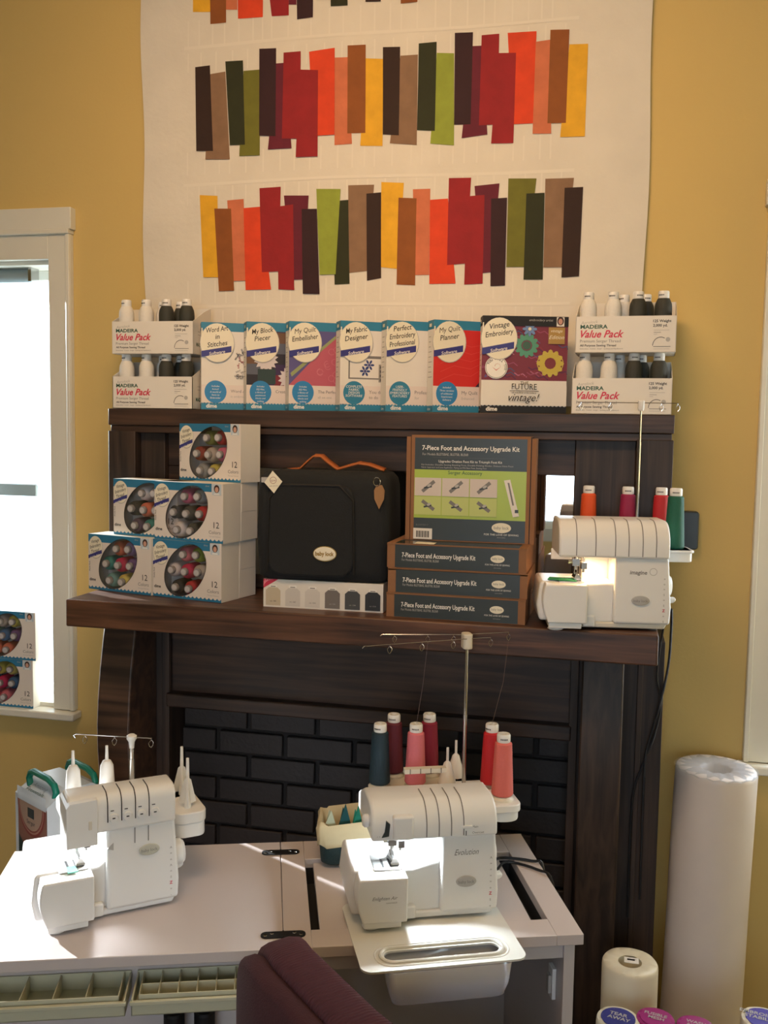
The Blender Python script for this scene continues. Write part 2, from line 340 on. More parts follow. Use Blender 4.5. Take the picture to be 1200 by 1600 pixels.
# ------------------------------------------------------------------ quilt
def qw(x, z):
    return -0.012-0.003*math.sin(x*9+z*2)-0.003*math.sin(z*7+x*3)
QUILT = [
 ('yellow', (-0.775, 2.883), (-0.727, 2.879), (-0.725, 2.753), (-0.775, 2.757)),
 ('brown', (-0.727, 2.895), (-0.68, 2.891), (-0.68, 2.722), (-0.725, 2.722)),
 ('salmon', (-0.68, 2.874), (-0.648, 2.872), (-0.648, 2.752), (-0.68, 2.755)),
 ('orange', (-0.648, 2.872), (-0.575, 2.865), (-0.576, 2.727), (-0.646, 2.729)),
 ('crimson', (-0.576, 2.913), (-0.505, 2.906), (-0.504, 2.725), (-0.551, 2.727)),
 ('burg', (-0.505, 2.859), (-0.484, 2.857), (-0.483, 2.75), (-0.504, 2.752)),
 ('plum', (-0.484, 2.857), (-0.437, 2.853), (-0.438, 2.715), (-0.481, 2.713)),
 ('lime', (-0.434, 2.884), (-0.386, 2.88), (-0.388, 2.754), (-0.428, 2.757)),
 ('dkgreen', (-0.393, 2.849), (-0.347, 2.845), (-0.345, 2.737), (-0.39, 2.738)),
 ('taupe', (-0.344, 2.876), (-0.302, 2.872), (-0.3, 2.753), (-0.342, 2.756)),
 ('dkbrown', (-0.301, 2.84), (-0.257, 2.837), (-0.258, 2.74), (-0.298, 2.742)),
 ('yellow', (-0.255, 2.883), (-0.215, 2.879), (-0.216, 2.752), (-0.253, 2.755)),
 ('brown', (-0.208, 2.832), (-0.163, 2.828), (-0.163, 2.732), (-0.206, 2.731)),
 ('salmon', (-0.16, 2.843), (-0.132, 2.841), (-0.13, 2.745), (-0.158, 2.747)),
 ('orange', (-0.129, 2.84), (-0.087, 2.837), (-0.085, 2.735), (-0.127, 2.739)),
 ('taupe', (-0.725, 2.592), (-0.681, 2.596), (-0.666, 2.367), (-0.736, 2.37)),
 ('dkbrown', (-0.767, 2.613), (-0.725, 2.615), (-0.714, 2.391), (-0.762, 2.393)),
 ('olive', (-0.629, 2.594), (-0.582, 2.594), (-0.581, 2.373), (-0.639, 2.374)),
 ('dkgreen', (-0.681, 2.622), (-0.631, 2.621), (-0.623, 2.403), (-0.666, 2.404)),
 ('burg', (-0.538, 2.606), (-0.512, 2.606), (-0.492, 2.387), (-0.558, 2.387)),
 ('plum', (-0.585, 2.647), (-0.538, 2.645), (-0.537, 2.42), (-0.583, 2.424)),
 ('crimson', (-0.517, 2.632), (-0.47, 2.632), (-0.468, 2.41), (-0.519, 2.413)),
 ('orange', (-0.447, 2.629), (-0.378, 2.634), (-0.375, 2.415), (-0.433, 2.415)),
 ('crimson', (-0.473, 2.586), (-0.422, 2.581), (-0.42, 2.362), (-0.48, 2.363)),
 ('salmon', (-0.378, 2.61), (-0.343, 2.609), (-0.328, 2.39), (-0.375, 2.389)),
 ('yellow', (-0.296, 2.603), (-0.25, 2.599), (-0.247, 2.381), (-0.306, 2.384)),
 ('brown', (-0.344, 2.638), (-0.296, 2.637), (-0.293, 2.416), (-0.341, 2.417)),
 ('taupe', (-0.205, 2.604), (-0.16, 2.604), (-0.158, 2.38), (-0.228, 2.387)),
 ('dkbrown', (-0.251, 2.628), (-0.206, 2.626), (-0.205, 2.406), (-0.247, 2.41)),
 ('lime', (-0.111, 2.605), (-0.067, 2.601), (-0.062, 2.375), (-0.123, 2.382)),
 ('dkgreen', (-0.158, 2.631), (-0.112, 2.632), (-0.112, 2.413), (-0.158, 2.417)),
 ('burg', (-0.024, 2.615), (0.005, 2.614), (0.022, 2.398), (-0.043, 2.392)),
 ('plum', (-0.066, 2.65), (-0.02, 2.648), (-0.021, 2.425), (-0.063, 2.426)),
 ('crimson', (0.002, 2.639), (0.046, 2.639), (0.047, 2.421), (0.0, 2.421)),
 ('orange', (0.067, 2.639), (0.138, 2.637), (0.138, 2.418), (0.084, 2.419)),
 ('crimson', (0.044, 2.593), (0.089, 2.59), (0.088, 2.373), (0.032, 2.375)),
 ('salmon', (0.137, 2.612), (0.172, 2.614), (0.181, 2.391), (0.135, 2.393)),
 ('yellow', (0.219, 2.599), (0.264, 2.597), (0.263, 2.379), (0.203, 2.381)),
 ('brown', (0.172, 2.637), (0.218, 2.634), (0.216, 2.414), (0.171, 2.416)),
 ('yellow', (-0.752, 2.277), (-0.701, 2.273), (-0.698, 2.058), (-0.743, 2.059)),
 ('salmon', (-0.673, 2.26), (-0.626, 2.262), (-0.619, 2.048), (-0.66, 2.047)),
 ('brown', (-0.71, 2.24), (-0.662, 2.238), (-0.654, 2.022), (-0.698, 2.021)),
 ('orange', (-0.626, 2.238), (-0.577, 2.24), (-0.548, 2.023), (-0.621, 2.023)),
 ('crimson', (-0.581, 2.288), (-0.521, 2.289), (-0.525, 2.07), (-0.574, 2.069)),
 ('burg', (-0.512, 2.266), (-0.443, 2.263), (-0.455, 2.047), (-0.489, 2.047)),
 ('crimson', (-0.53, 2.238), (-0.486, 2.242), (-0.482, 2.02), (-0.527, 2.023)),
 ('lime', (-0.422, 2.279), (-0.356, 2.276), (-0.367, 2.058), (-0.411, 2.058)),
 ('plum', (-0.462, 2.229), (-0.42, 2.228), (-0.411, 2.008), (-0.458, 2.01)),
 ('taupe', (-0.336, 2.285), (-0.267, 2.284), (-0.281, 2.065), (-0.331, 2.061)),
 ('dkgreen', (-0.377, 2.246), (-0.335, 2.248), (-0.329, 2.033), (-0.37, 2.032)),
 ('yellow', (-0.248, 2.29), (-0.189, 2.286), (-0.197, 2.068), (-0.245, 2.074)),
 ('dkbrown', (-0.287, 2.262), (-0.248, 2.264), (-0.244, 2.046), (-0.282, 2.04)),
 ('salmon', (-0.165, 2.269), (-0.12, 2.269), (-0.118, 2.052), (-0.156, 2.052)),
 ('brown', (-0.202, 2.249), (-0.155, 2.246), (-0.154, 2.026), (-0.203, 2.029)),
 ('orange', (-0.12, 2.241), (-0.074, 2.243), (-0.049, 2.029), (-0.117, 2.029)),
 ('crimson', (-0.073, 2.294), (-0.016, 2.293), (-0.024, 2.079), (-0.072, 2.076)),
 ('burg', (-0.007, 2.272), (0.056, 2.276), (0.042, 2.056), (0.016, 2.054)),
 ('crimson', (-0.025, 2.247), (0.019, 2.249), (0.02, 2.028), (-0.027, 2.026)),
 ('olive', (0.078, 2.287), (0.148, 2.284), (0.129, 2.067), (0.079, 2.068)),
 ('plum', (0.036, 2.239), (0.076, 2.24), (0.077, 2.022), (0.04, 2.021)),
 ('taupe', (0.17, 2.282), (0.24, 2.281), (0.221, 2.064), (0.172, 2.065)),
 ('dkgreen', (0.124, 2.248), (0.169, 2.248), (0.171, 2.035), (0.123, 2.036)),
 ('dkbrown', (0.218, 2.258), (0.263, 2.258), (0.26, 2.041), (0.217, 2.039))]
m_qw = mat('quilt_cream', (218, 212, 200), 0.85, noise=0.10, nscale=9, bump=0.4, bscale=60)
b = B()
X0, X1, Z0, Z1 = -0.918, 0.416, 1.72, 2.98
def qf(u, v):
    z = Z0+(Z1-Z0)*v; x = X0+(X1-X0)*u
    if u == 0: x += .005*math.sin(z*11)+.012*(2.4-z)
    if u == 1: x += .004*math.sin(z*9)
    return (x, qw(x, z), z)
b.grid(qf, 60, 50, m_qw)
m_seam = mat('quilt_seam', (224, 218, 206), 0.85)
for zz in (2.66, 2.30, 1.975):
    b.grid(lambda u, v, zz=zz: (-.80+1.04*u, qw(-.80+1.04*u, zz)-.0006, zz+.012*math.sin(u*5)*.3+.008*v), 40, 1, m_seam)
random.seed(3)
for zz, h in ((2.665, .07), (2.60, .05), (2.33, .06), (2.25, .05), (1.99, .06), (1.90, .07)):
    x = -.79
    while x < .22:
        w_ = random.uniform(.025, .05)
        b.add([(x, qw(x, zz)-.0007, zz), (x+.004, qw(x, zz)-.0007, zz), (x+.004, qw(x, zz+h)-.0007, zz+h), (x, qw(x, zz+h)-.0007, zz+h)], [(0, 1, 2, 3)], m_seam)
        x += w_
QC = {'yellow': (222, 168, 40), 'brown': (138, 78, 32), 'salmon': (200, 112, 78), 'orange': (214, 66, 30), 'crimson': (146, 26, 34),
      'burg': (98, 22, 44), 'plum': (48, 20, 28), 'dkgreen': (40, 44, 18), 'lime': (140, 154, 56), 'olive': (108, 108, 36), 'taupe': (134, 104, 80), 'dkbrown': (46, 26, 20)}
for k, (cn, tl, tr, br, bl) in enumerate(QUILT):
    mm = mat('patch_'+cn, QC[cn], 0.8, noise=0.22, nscale=28, bump=.3, bscale=80)
    def pf(u, v, q=(tl, tr, br, bl), k=k):
        a = [q[3][i]+(q[2][i]-q[3][i])*u for i in (0, 1)]; c = [q[0][i]+(q[1][i]-q[0][i])*u for i in (0, 1)]
        x = a[0]+(c[0]-a[0])*v; z = a[1]+(c[1]-a[1])*v
        return (x, qw(x, z)-.0012-.00008*(k % 24), z)
    b.grid(pf, 2, 12, mm)
q = b.obj('quilt', smooth=60)
tag(q, 'cream wall quilt with rows of slanting coloured strips hung above the fireplace', 'quilt')

# ------------------------------------------------------------------ fireplace surround and mantel
fp = thing('fireplace_mantel', 'dark oak fireplace surround with thick mantel shelf and mirrored overmantel', 'fireplace', (-0.2225, 0, 0))
ox = 0.2225
OL, OR_, OY = -0.937, 0.492, -0.18
def bx(b, x0, x1, y0, y1, z0, z1, m): return b.box(x0+ox, x1+ox, y0, y1, z0, z1, m)
b = B()
for x0, x1 in ((OL, -.86), (.41, OR_)):
    b = B(); bx(b, x0, x1, OY, -.001, 1.236, 1.64, m_oakz); b.obj('overmantel_stile', fp, bevel=.002)
b = B(); bx(b, OL, OR_, OY, -.001, 1.655, 1.698, m_oakx); bx(b, OL+.004, OR_-.004, OY+.006, -.001, 1.636, 1.655, m_oakx)
b.obj('upper_shelf', fp, bevel=.002)
for x0, x1 in ((-.86, -.79), (.27, .41)):
    b = B(); bx(b, x0, x1, -.15, -.001, 1.236, 1.64, m_oakz); b.obj('side_panel', fp, bevel=.002)
b = B(); bx(b, -.79, .27, -.13, -.001, 1.236, 1.27, m_oakx); bx(b, -.79, .27, -.13, -.001, 1.55, 1.64, m_oakx)
bx(b, -.79, -.70, -.13, -.001, 1.27, 1.55, m_oakx)
mf_o = b.obj('mirror_frame', fp, bevel=.002)
m_mirror = mat('mirror_silver', (225, 228, 228), 0.02, 1.0)
b = B(); bx(b, -.70, .268, -.122, -.11, 1.27, 1.55, m_mirror); b.obj('mirror', mf_o, smooth=0)
b = B(); bx(b, -.915, .463, -.43, -.001, 1.168, 1.234, m_mantel); b.obj('mantel_shelf', fp, bevel=.004, seg=3)
b = B(); bx(b, OL, -.765, OY, -.001, 0, 1.168, m_oakz); bx(b, -.778, -.758, -.195, OY, 0, 1.168, m_oakz); b.obj('surround_panel', fp, bevel=.0015)
b = B(); bx(b, .283, OR_, OY, -.001, 0, 1.168, m_oakz); bx(b, .277, .297, -.195, OY, 0, 1.168, m_oakz); bx(b, .432, .444, -.19, OY, 0, 1.168, m_oakz)
b.obj('surround_panel', fp, bevel=.0015)
b = B(); bx(b, -.765, .283, -.17, -.001, .955, 1.168, m_oakx); b.obj('frieze', fp)
b = B(); bx(b, -.765, .283, -.20, -.001, .918, .955, m_oakx); bx(b, -.765, .283, -.185, -.17, 1.135, 1.168, m_oakx); b.obj('lintel_band', fp, bevel=.004)
# bowed console brackets
prof = [(-.18, 1.168), (-.288, 1.168), (-.303, 1.11), (-.318, 1.04), (-.329, .97), (-.335, .90), (-.334, .84), (-.326, .76), (-.310, .67), (-.290, .57), (-.270, .46), (-.258, .34), (-.255, .12), (-.29, .10), (-.29, 0), (-.18, 0)]
m_oakc_lit = wood('oak_console_lit', (42, 31, 26), (88, 64, 50), 'x', 0.4, .6)  # same oak, lightened to carry the light on the left bracket's front
for x0, x1 in ((-.89, -.80), (.306, .398)):
    B().prism(prof, x0+ox, x1+ox, m_oakc_lit if x0 < 0 else m_oakz, 'x').obj('console_bracket', fp, bevel=.004)
# brick infill with recessed joints
m_brick = mat('painted_brick', (40, 36, 37), 0.6, noise=0.25, nscale=14, bump=.5, bscale=90)
m_mortar = mat('painted_mortar', (26, 24, 25), 0.8)
b = B(); bx(b, -.765, .283, -.085, -.001, 0, .93, m_mortar)
row = 0; z = .90
while z > -.05:
    x = -.765-(.09 if row % 2 else 0)
    while x < .283:
        a0, a1 = max(x+.006, -.765), min(x+.186, .283)
        if a1-a0 > .02: bx(b, a0, a1, -.098, -.08, max(0.0, z-.058), z, m_brick)
        x += .192
    z -= .067; row += 1
b.obj('brick_infill', fp, bevel=.003)

# ------------------------------------------------------------------ thread cones
def cone_mat(c): return mat('thread_%02x%02x%02x' % c, c, 0.6, noise=0.08, nscale=400, bump=0.5, bscale=900)
def make_cone(c, h=.13, r0=.0205, r1=.0135, label='', group=None, loc=(0, 0, 0), short=False):
    e = thing('thread_cone', label, 'thread cone', loc, random.uniform(-40, 20), group)
    m = cone_mat(c); n = 40; prof = [(r0*.6, 0)]
    hb = h-.017
    if short:
        prof = [(r0*.8, .001), (r0, .006)]
        prof += [(r0*(1-.05*i/12)+(.0003 if i % 2 else 0), .006+(hb*.86-.006)*i/12) for i in range(13)]
        prof += [(r0*.90, hb*.91), (r0*.76, hb*.965), (r0*.66, hb)]
    else:
        prof = [(r0*.9, .0)]
        prof += [(r0+(r1-r0)*i/n+(.00035 if i % 2 else 0), .003+(hb-.006)*i/n) for i in range(n+1)]
        prof += [(r1*.8, hb)]
    B().lathe(prof, m, seg=22).obj('thread', e)
    rc = r0*.62 if short else r1*.8
    b = B().lathe([(rc*.9, hb-.002), (rc, hb+.002), (rc, h-.003), (rc*.9, h), (rc*.5, h), (rc*.5, h-.004)], m_white, seg=20)
    for i in range(5):
        a = R(-90+(i-2)*13)
        b.box(-.001, .001, -.0002, .0003, hb+.006, hb+.009, m_black)
        b.xf(Matrix.Translation((rc*1.0*math.cos(a), rc*1.0*math.sin(a), 0)) @ Matrix.Rotation(a+R(90), 4, 'Z'), len(b.v)-8)
    b.obj('cone_core', e)
    return e
WHT, DGR, BLK = (232, 230, 224), (52, 54, 48), (30, 34, 36)

# ------------------------------------------------------------------ serger thread value packs
def value_pack(x, z, rz, where, short):
    e = thing('thread_value_pack', 'white open carton of serger cones on the top shelf, '+where, 'thread pack', (x, -.176, z), rz, 'value packs of serger thread')
    w, h, d = .226, .083, .118
    b = B(); t = .0015
    b.box(0, w, 0, t, 0, h, m_card); b.box(0, w, 0, d, 0, t, m_card)
    b.box(0, w, d-t, d, 0, h+.045, m_card)
    for xx in (0, w-t):
        b.prism([(0, 0), (d, 0), (d, h+.045), (d*.6, h+.03), (0, h)], xx, xx+t, m_card, 'x')
    p = Print(b, (0, 0, 0), (1, 0, 0), (0, 0, 1))
    p.text('Aerolock', .012, h*.78, .010, m_lgrey, rot=5, shear=.3)
    p.text('MADEIRA', .011, h*.665, .0125, m_green, bold=.03, wid=.062)
    p.text('Value Pack', .012, h*.42, .0235, m_red, shear=.35, bold=.025, wid=.098)
    p.text('Premium Serger Thread', .011, h*.28, .0095, m_grey, wid=.092)
    p.text('All Purpose Sewing Thread', .011, h*.17, .0070, m_black, bold=.02, wid=.082)
    p.text('Embroidery - Cotton - Serger - Quilting and Needlework', .011, h*.09, .0042, m_grey, wid=.098)
    p.text('125 Weight', .174, h*.82, .0085, m_black, bold=.02, wid=.040)
    p.text('2,000 yd.', .174, h*.70, .0085, m_black, bold=.02, wid=.032)
    p.rect(.176, h*.60, .21, h*.61, m_lgrey); p.rect(.176, h*.54, .192, h*.55, m_grey); p.rect(.176, h*.49, .184, h*.50, m_lgrey)
    p.ring(.192, h*.18, .018, .020, .0012, m_black, 60, 180); p.ell(.208, h*.35, .005, .005, m_lgrey)
    p.rect(.176, h*.15, .214, h*.165, m_grey); p.rect(.176, h*.09, .212, h*.098, m_lgrey)
    s2 = Print(b, (w, 0, 0), (0, 1, 0), (0, 0, 1))
    s2.text('MADEIRA', .02, h*.25, .014, m_green, bold=.03)
    s2.rect(.03, h*.7, .10, h*.72, m_lgrey); s2.rect(.03, h*.6, .09, h*.62, m_lgrey)
    b.obj('carton', e, smooth=0)
    names = ['outer left', 'inner left', 'inner right', 'outer right']
    where = short
    cols = [WHT, WHT, DGR, DGR]
    rot = Matrix.Rotation(R(rz), 4, 'Z')
    for i in range(4):
        l = rot @ Vector((.026+.0565*i, .030, 0))
        make_cone(cols[i], .140, .0205, .015, '%s thread cone, front row %s, in the %s' % ('white' if i < 2 else 'charcoal', names[i], where), 'serger cones in the value packs', (x+l.x, -.176+l.y, z+.0016), True)
    for i in (1, 2):
        l = rot @ Vector((.056+.050*i, .082, 0))
        make_cone([WHT, WHT, DGR, WHT][i], .140, .0205, .015, '%s thread cone, back row %s, in the %s' % (['white', 'white', 'charcoal', 'white'][i], names[i], where), 'serger cones in the value packs', (x+l.x, -.176+l.y, z+.0016), True)
ZS = 1.6985
value_pack(-.926, ZS, 0, 'lower of the left pair', 'lower left value pack')
value_pack(-.926, ZS+.1418, 1, 'upper of the left pair', 'upper left value pack')
value_pack(.258, ZS, -1, 'lower of the right pair', 'lower right value pack')
value_pack(.262, ZS+.1418, -2, 'upper of the right pair', 'upper right value pack')

# ------------------------------------------------------------------ software boxes
def scallop(p, x0, x1, y0, y1, n, m):
    pts = [(x0, y0), (x1, y0), (x1, y1)]
    for i in range(n):
        a = x1-(x1-x0)*i/n; c = x1-(x1-x0)*(i+1)/n
        for k in range(1, 7):
            t = k/6; pts.append((a+(c-a)*t, y1+.0028*math.sin(math.pi*t)*-1))
    # concave outline: build as strips
    xs_ = sorted(set(q[0] for q in pts[2:])); top = {q[0]: q[1] for q in pts[2:]}
    V = []; F = []
    for xx in xs_: V += [p.P(xx, y0), p.P(xx, top[xx])]
    for i in range(len(xs_)-1): F.append((2*i, 2*i+2, 2*i+3, 2*i+1))
    p.b.add(V, F, m); p.k += 1
def flower(p, cx, cy, r, n, m1, m2, rr=.45):
    for i in range(n):
        a = 2*math.pi*i/n; p.ell(cx+r*.6*math.cos(a), cy+r*.6*math.sin(a), r*.38, r*.2, m1, math.degrees(a), 10)
    p.ell(cx, cy, r*rr*.5, r*rr*.5, m2, 0, 12)
def squiggle(p, pts, w, m):
    for (a, b_) in zip(pts, pts[1:]):
        d = Vector((b_[0]-a[0], b_[1]-a[1])); n = Vector((-d.y, d.x)).normalized()*w/2
        p.poly([(a[0]-n.x, a[1]-n.y), (b_[0]-n.x, b_[1]-n.y), (b_[0]+n.x, b_[1]+n.y), (a[0]+n.x, a[1]+n.y)], m); p.k -= 1
    p.k += 1
def software(i, x, y, rz, title, art, badge, foot, w, h, label, frame=None):
    e = thing('software_box', label, 'software box', (x, y, ZS), rz, 'embroidery software boxes on the top shelf')
    d = .042; fm = frame or m_teal
    b = B(); b.box(0, w, 0, d, 0, h, m_card)
    p = Print(b, (0, 0, 0), (1, 0, 0), (0, 0, 1))
    p.rect(0, h*.90, w, h, fm); p.rect(0, 0, w, h*.05, fm)
    art(p, w, h)
    scallop(p, 0, w, 0, h*.075, 22, fm)
    p.rect(0, h*.078, w, h*.285, mat('box_lower', (224, 212, 204), .5) if not frame else m_card); p.k += 0
    scallop(p, 0, w, 0, h*.082, 22, fm)
    if badge:
        p.ell(.036, h*.205, .028, .029, badge[1]); p.k += 0
        for j, ln in enumerate(badge[0]): p.text(ln, .036, h*.205+.0125-.0075*j, badge[2], m_inkw, 'c', shear=.15)
    for j, (ln, sz, mm) in enumerate(foot): p.text(ln, w*.42, h*.20-.013*j, sz, mm, 'l')
    p.text('dime', .012, h*.022, .014, m_inkw, bold=.03)
    # arched title plate with a navy ribbon
    p.ell(.040, h*.765, .044, .050, m_lgrey); p.ell(.040, h*.768, .0425, .049, m_cream)
    p.rect(.0, h*.765, .003, h*.93, m_cream)
    n = len(title)
    for j, ln in enumerate(title):
        V_, _f = text_geo(ln, .25, .008); nat = (max(v[0] for v in V_)-min(v[0] for v in V_))*.0165
        p.text(ln, .041, h*.895-.0185*j-(0.004 if n == 2 else 0), .0175, m_black, 'c', 9, .25, .008, wid=min(nat, .068 if j else .056))
    p.poly([(.0, h*.60), (.076, h*.665), (.076, h*.735), (.0, h*.668)], m_navy)
    p.text('Software', .040, h*.637, .0115, m_inkw, 'c', 10.5, .3, .008)
    s2 = Print(b, (0, d, 0), (0, -1, 0), (0, 0, 1))
    s2.rect(0, h*.90, d, h, fm); s2.rect(0, 0, d, h*.07, fm)
    for k in range(9): s2.rect(.008, h*(.82-.055*k), .008+random.uniform(.012, .026), h*(.826-.055*k), m_grey)
    s2.text('dime', .008, h*.02, .010, m_inkw); s2.rect(.012, h*.93, .028, h*.965, m_cream)
    b.obj('printed_carton', e, bevel=0, smooth=0)
    return e
def art_word(p, w, h):
    random.seed(5)
    for cx, cy, r in ((w*.62, h*.58, .024),):
        for k in range(26):
            a = random.uniform(0, 6.28); rr = r*random.uniform(.3, 1)
            p.text(random.choice(['Art', 'Word', 'sew', 'it']), cx+rr*math.cos(a), cy+rr*math.sin(a), .007, ink(random.choice([(60, 50, 60), (150, 40, 50), (90, 90, 95)])), 'c', random.choice([0, 60, -60, 90]), bold=.02)
    p.text('Word', w*.72, h*.60, .020, m_lgrey, 'l', 0, .2, .02); p.text('Art', w*.55, h*.60, .016, m_grey, 'l', 40)
    p.text('Stitches', w*.50, h*.36, .017, m_grey, 'l', 0, 0, .02)
    for k in range(18): p.text('Stitch', w*.48+random.uniform(0, .08), h*.335+random.uniform(-.004, .03), .006, ink((70, 70, 80)), 'c', random.choice([0, 90, 30]))
def art_block(p, w, h):
    p.rect(0, h*.285, w, h*.90, ink((70, 58, 82))); 
    cs = [(44, 40, 50), (120, 36, 50), (92, 96, 110), (60, 40, 80), (110, 80, 60)]
    for i in range(5):
        for j in range(5): p.rect(w*i/5, h*(.285+.12*j), w*(i+1)/5, h*(.285+.12*(j+1)), ink(cs[(i*3+j*2) % 5])); p.k -= 1
    p.k += 1
    for cx, cy, r in ((w*.28, h*.58, .032), (w*.62, h*.37, .030), (w*.80, h*.78, .028), (w*.9, h*.5, .02)):
        pts = []
        for k in range(28):
            a = 2*math.pi*k/28; q = r if k % 2 else r*.72; pts.append((min(w, max(0, cx+q*math.cos(a))), cy+q*math.sin(a)))
        p.poly(pts, ink((212, 204, 206)))
    p.rect(w*.16, h*.30, w*.42, h*.47, ink((46, 66, 66))); p.rect(w*.68, h*.5, w*.82, h*.62, ink((120, 22, 44)))
def art_quilt(p, w, h):
    p.rect(0, h*.285, w, h*.90, ink((186, 92, 110))); p.poly([(0, h*.285), (0, h*.90), (w*.72, h*.90)], ink((92, 86, 140)))
    p.poly([(w*.02, h*.42), (w*.66, h*.85), (w*.70, h*.84), (w*.04, h*.38)], ink((150, 160, 110)))
    random.seed(8)
    for k in range(24):
        cx, cy = random.uniform(w*.4, w*.97), random.uniform(h*.31, h*.86)
        if cy-h*.3 < (cx-w*.1)/w*h*.75: p.ring(cx, cy, .008, .008, .0007, ink((214, 140, 150)), random.uniform(0, 90), 330, 12)
def art_fabric(p, w, h):
    p.rect(w*.12, h*.36, w*.78, h*.62, m_grey); p.rect(w*.14, h*.375, w*.76, h*.59, m_card)
    flower(p, w*.42, h*.52, .014, 6, ink((50, 70, 130)), m_navy); flower(p, w*.36, h*.45, .014, 6, ink((50, 70, 130)), m_navy)
    p.rect(w*.56, h*.33, w*.74, h*.53, ink((150, 146, 138)))
    for i in range(3):
        for j in range(4): p.ell(w*(.595+.055*i), h*(.355+.048*j), .003, .004, ink((60, 60, 64)), 30*i); p.k -= 1
    p.k += 1
    p.rect(w*.66, h*.70, w*.74, h*.80, m_lgrey); p.rect(w*.80, h*.40, w*.98, h*.86, ink((190, 184, 176)))
    for j in range(6): p.ell(w*.89, h*(.45+.07*j), .008, .005, ink((88, 84, 84)), 40)
def art_feather(p, w, h):
    for k in range(7):
        y = h*(.32+.085*k); p.ell(w*(.74+.03*(k % 2)), y+.01, .026-.002*k, .017, ink((78, 30, 54)), 20)
    p.poly([(w*.66, h*.29), (w, h*.29), (w, h*.90), (w*.88, h*.90), (w*.84, h*.6)], ink((70, 28, 50)))
def art_planner(p, w, h):
    p.rect(0, h*.285, w, h*.90, ink((206, 44, 42))); p.poly([(w*.62, h*.285), (w, h*.285), (w, h*.62)], ink((56, 34, 58)))
    for k in range(5): squiggle(p, [(w*.1, h*(.35+.09*k)), (w*.3, h*(.42+.09*k)), (w*.55, h*(.40+.08*k)), (w*.8, h*(.52+.06*k))], .0008, ink((222, 90, 80)))
def art_vintage(p, w, h):
    p.rect(0, h*.34, w, h*.90, ink((120, 40, 58)))
    random.seed(11)
    for k in range(60):
        cx, cy = random.uniform(w*.02, w*.97), random.uniform(h*.37, h*.86)
        c = random.choice([(150, 70, 100), (186, 110, 140), (90, 84, 140), (80, 30, 70), (136, 44, 60), (70, 80, 120)])
        squiggle(p, [(cx-.012+(0.0 if cx > .02 else .012), cy+.004), (cx-.003, cy-.002), (min(w, cx+.008), cy+.002), (min(w, cx+.018), cy-.006)], .0022, ink(c)); p.k = 3+k % 5
    p.k = 10
    flower(p, w*.52, h*.70, .030, 12, ink((84, 150, 124)), ink((60, 96, 80)), .9); p.ring(w*.52, h*.70, .012, .012, .002, ink((120, 60, 80)))
    flower(p, w*.80, h*.52, .034, 12, ink((196, 176, 70)), ink((120, 46, 50)), .8); p.ring(w*.80, h*.52, .032, .026, .002, ink((200, 180, 80)))
    flower(p, w*.55, h*.87, .018, 8, ink((110, 140, 190)), m_cream)
    p.rect(0, h*.90, w, h, m_dark)
    p.rect(w*.77, h*.72, w*.96, h*.89, ink((170, 136, 70))); p.text('vintage', w*.865, h*.84, .010, m_cream, 'c', 0, .3); p.text('Edition', w*.865, h*.77, .013, m_cream, 'c', 0, .4)
    p.rect(w*.86, h*.90, w*.95, h*.995, m_card); p.ell(w*.905, h*.955, .008, .010, ink((60, 40, 36))); p.ell(w*.905, h*.95, .005, .007, ink((200, 150, 130)))
    p.text('embroidery artist', w*.68, h*.95, .008, m_lgrey, 'c', 0, .3)
    p.ell(w*.17, h*.47, .027, .027, m_inkw); p.ring(w*.17, h*.47, .0255, .0255, .001, m_dark)
    ws = 'YOU WILL THE WHIP STITCH'
    for k, ch in enumerate(ws):
        a = R(150-k*345/len(ws)); p.text(ch, w*.17+.0195*math.cos(a), h*.47+.0195*math.sin(a)-.002, .0072, m_dark, 'c', math.degrees(a)-90, 0, .03); p.k -= 1
    p.k += 1
    p.ring(w*.155, h*.48, .007, .007, .001, ink((200, 90, 90)), 0, 200); p.ring(w*.185, h*.48, .007, .007, .001, ink((200, 90, 90)), -20, 180)
    p.poly([(w*.12, h*.475), (w*.17, h*.435), (w*.22, h*.475), (w*.17, h*.445)], ink((200, 90, 90)))
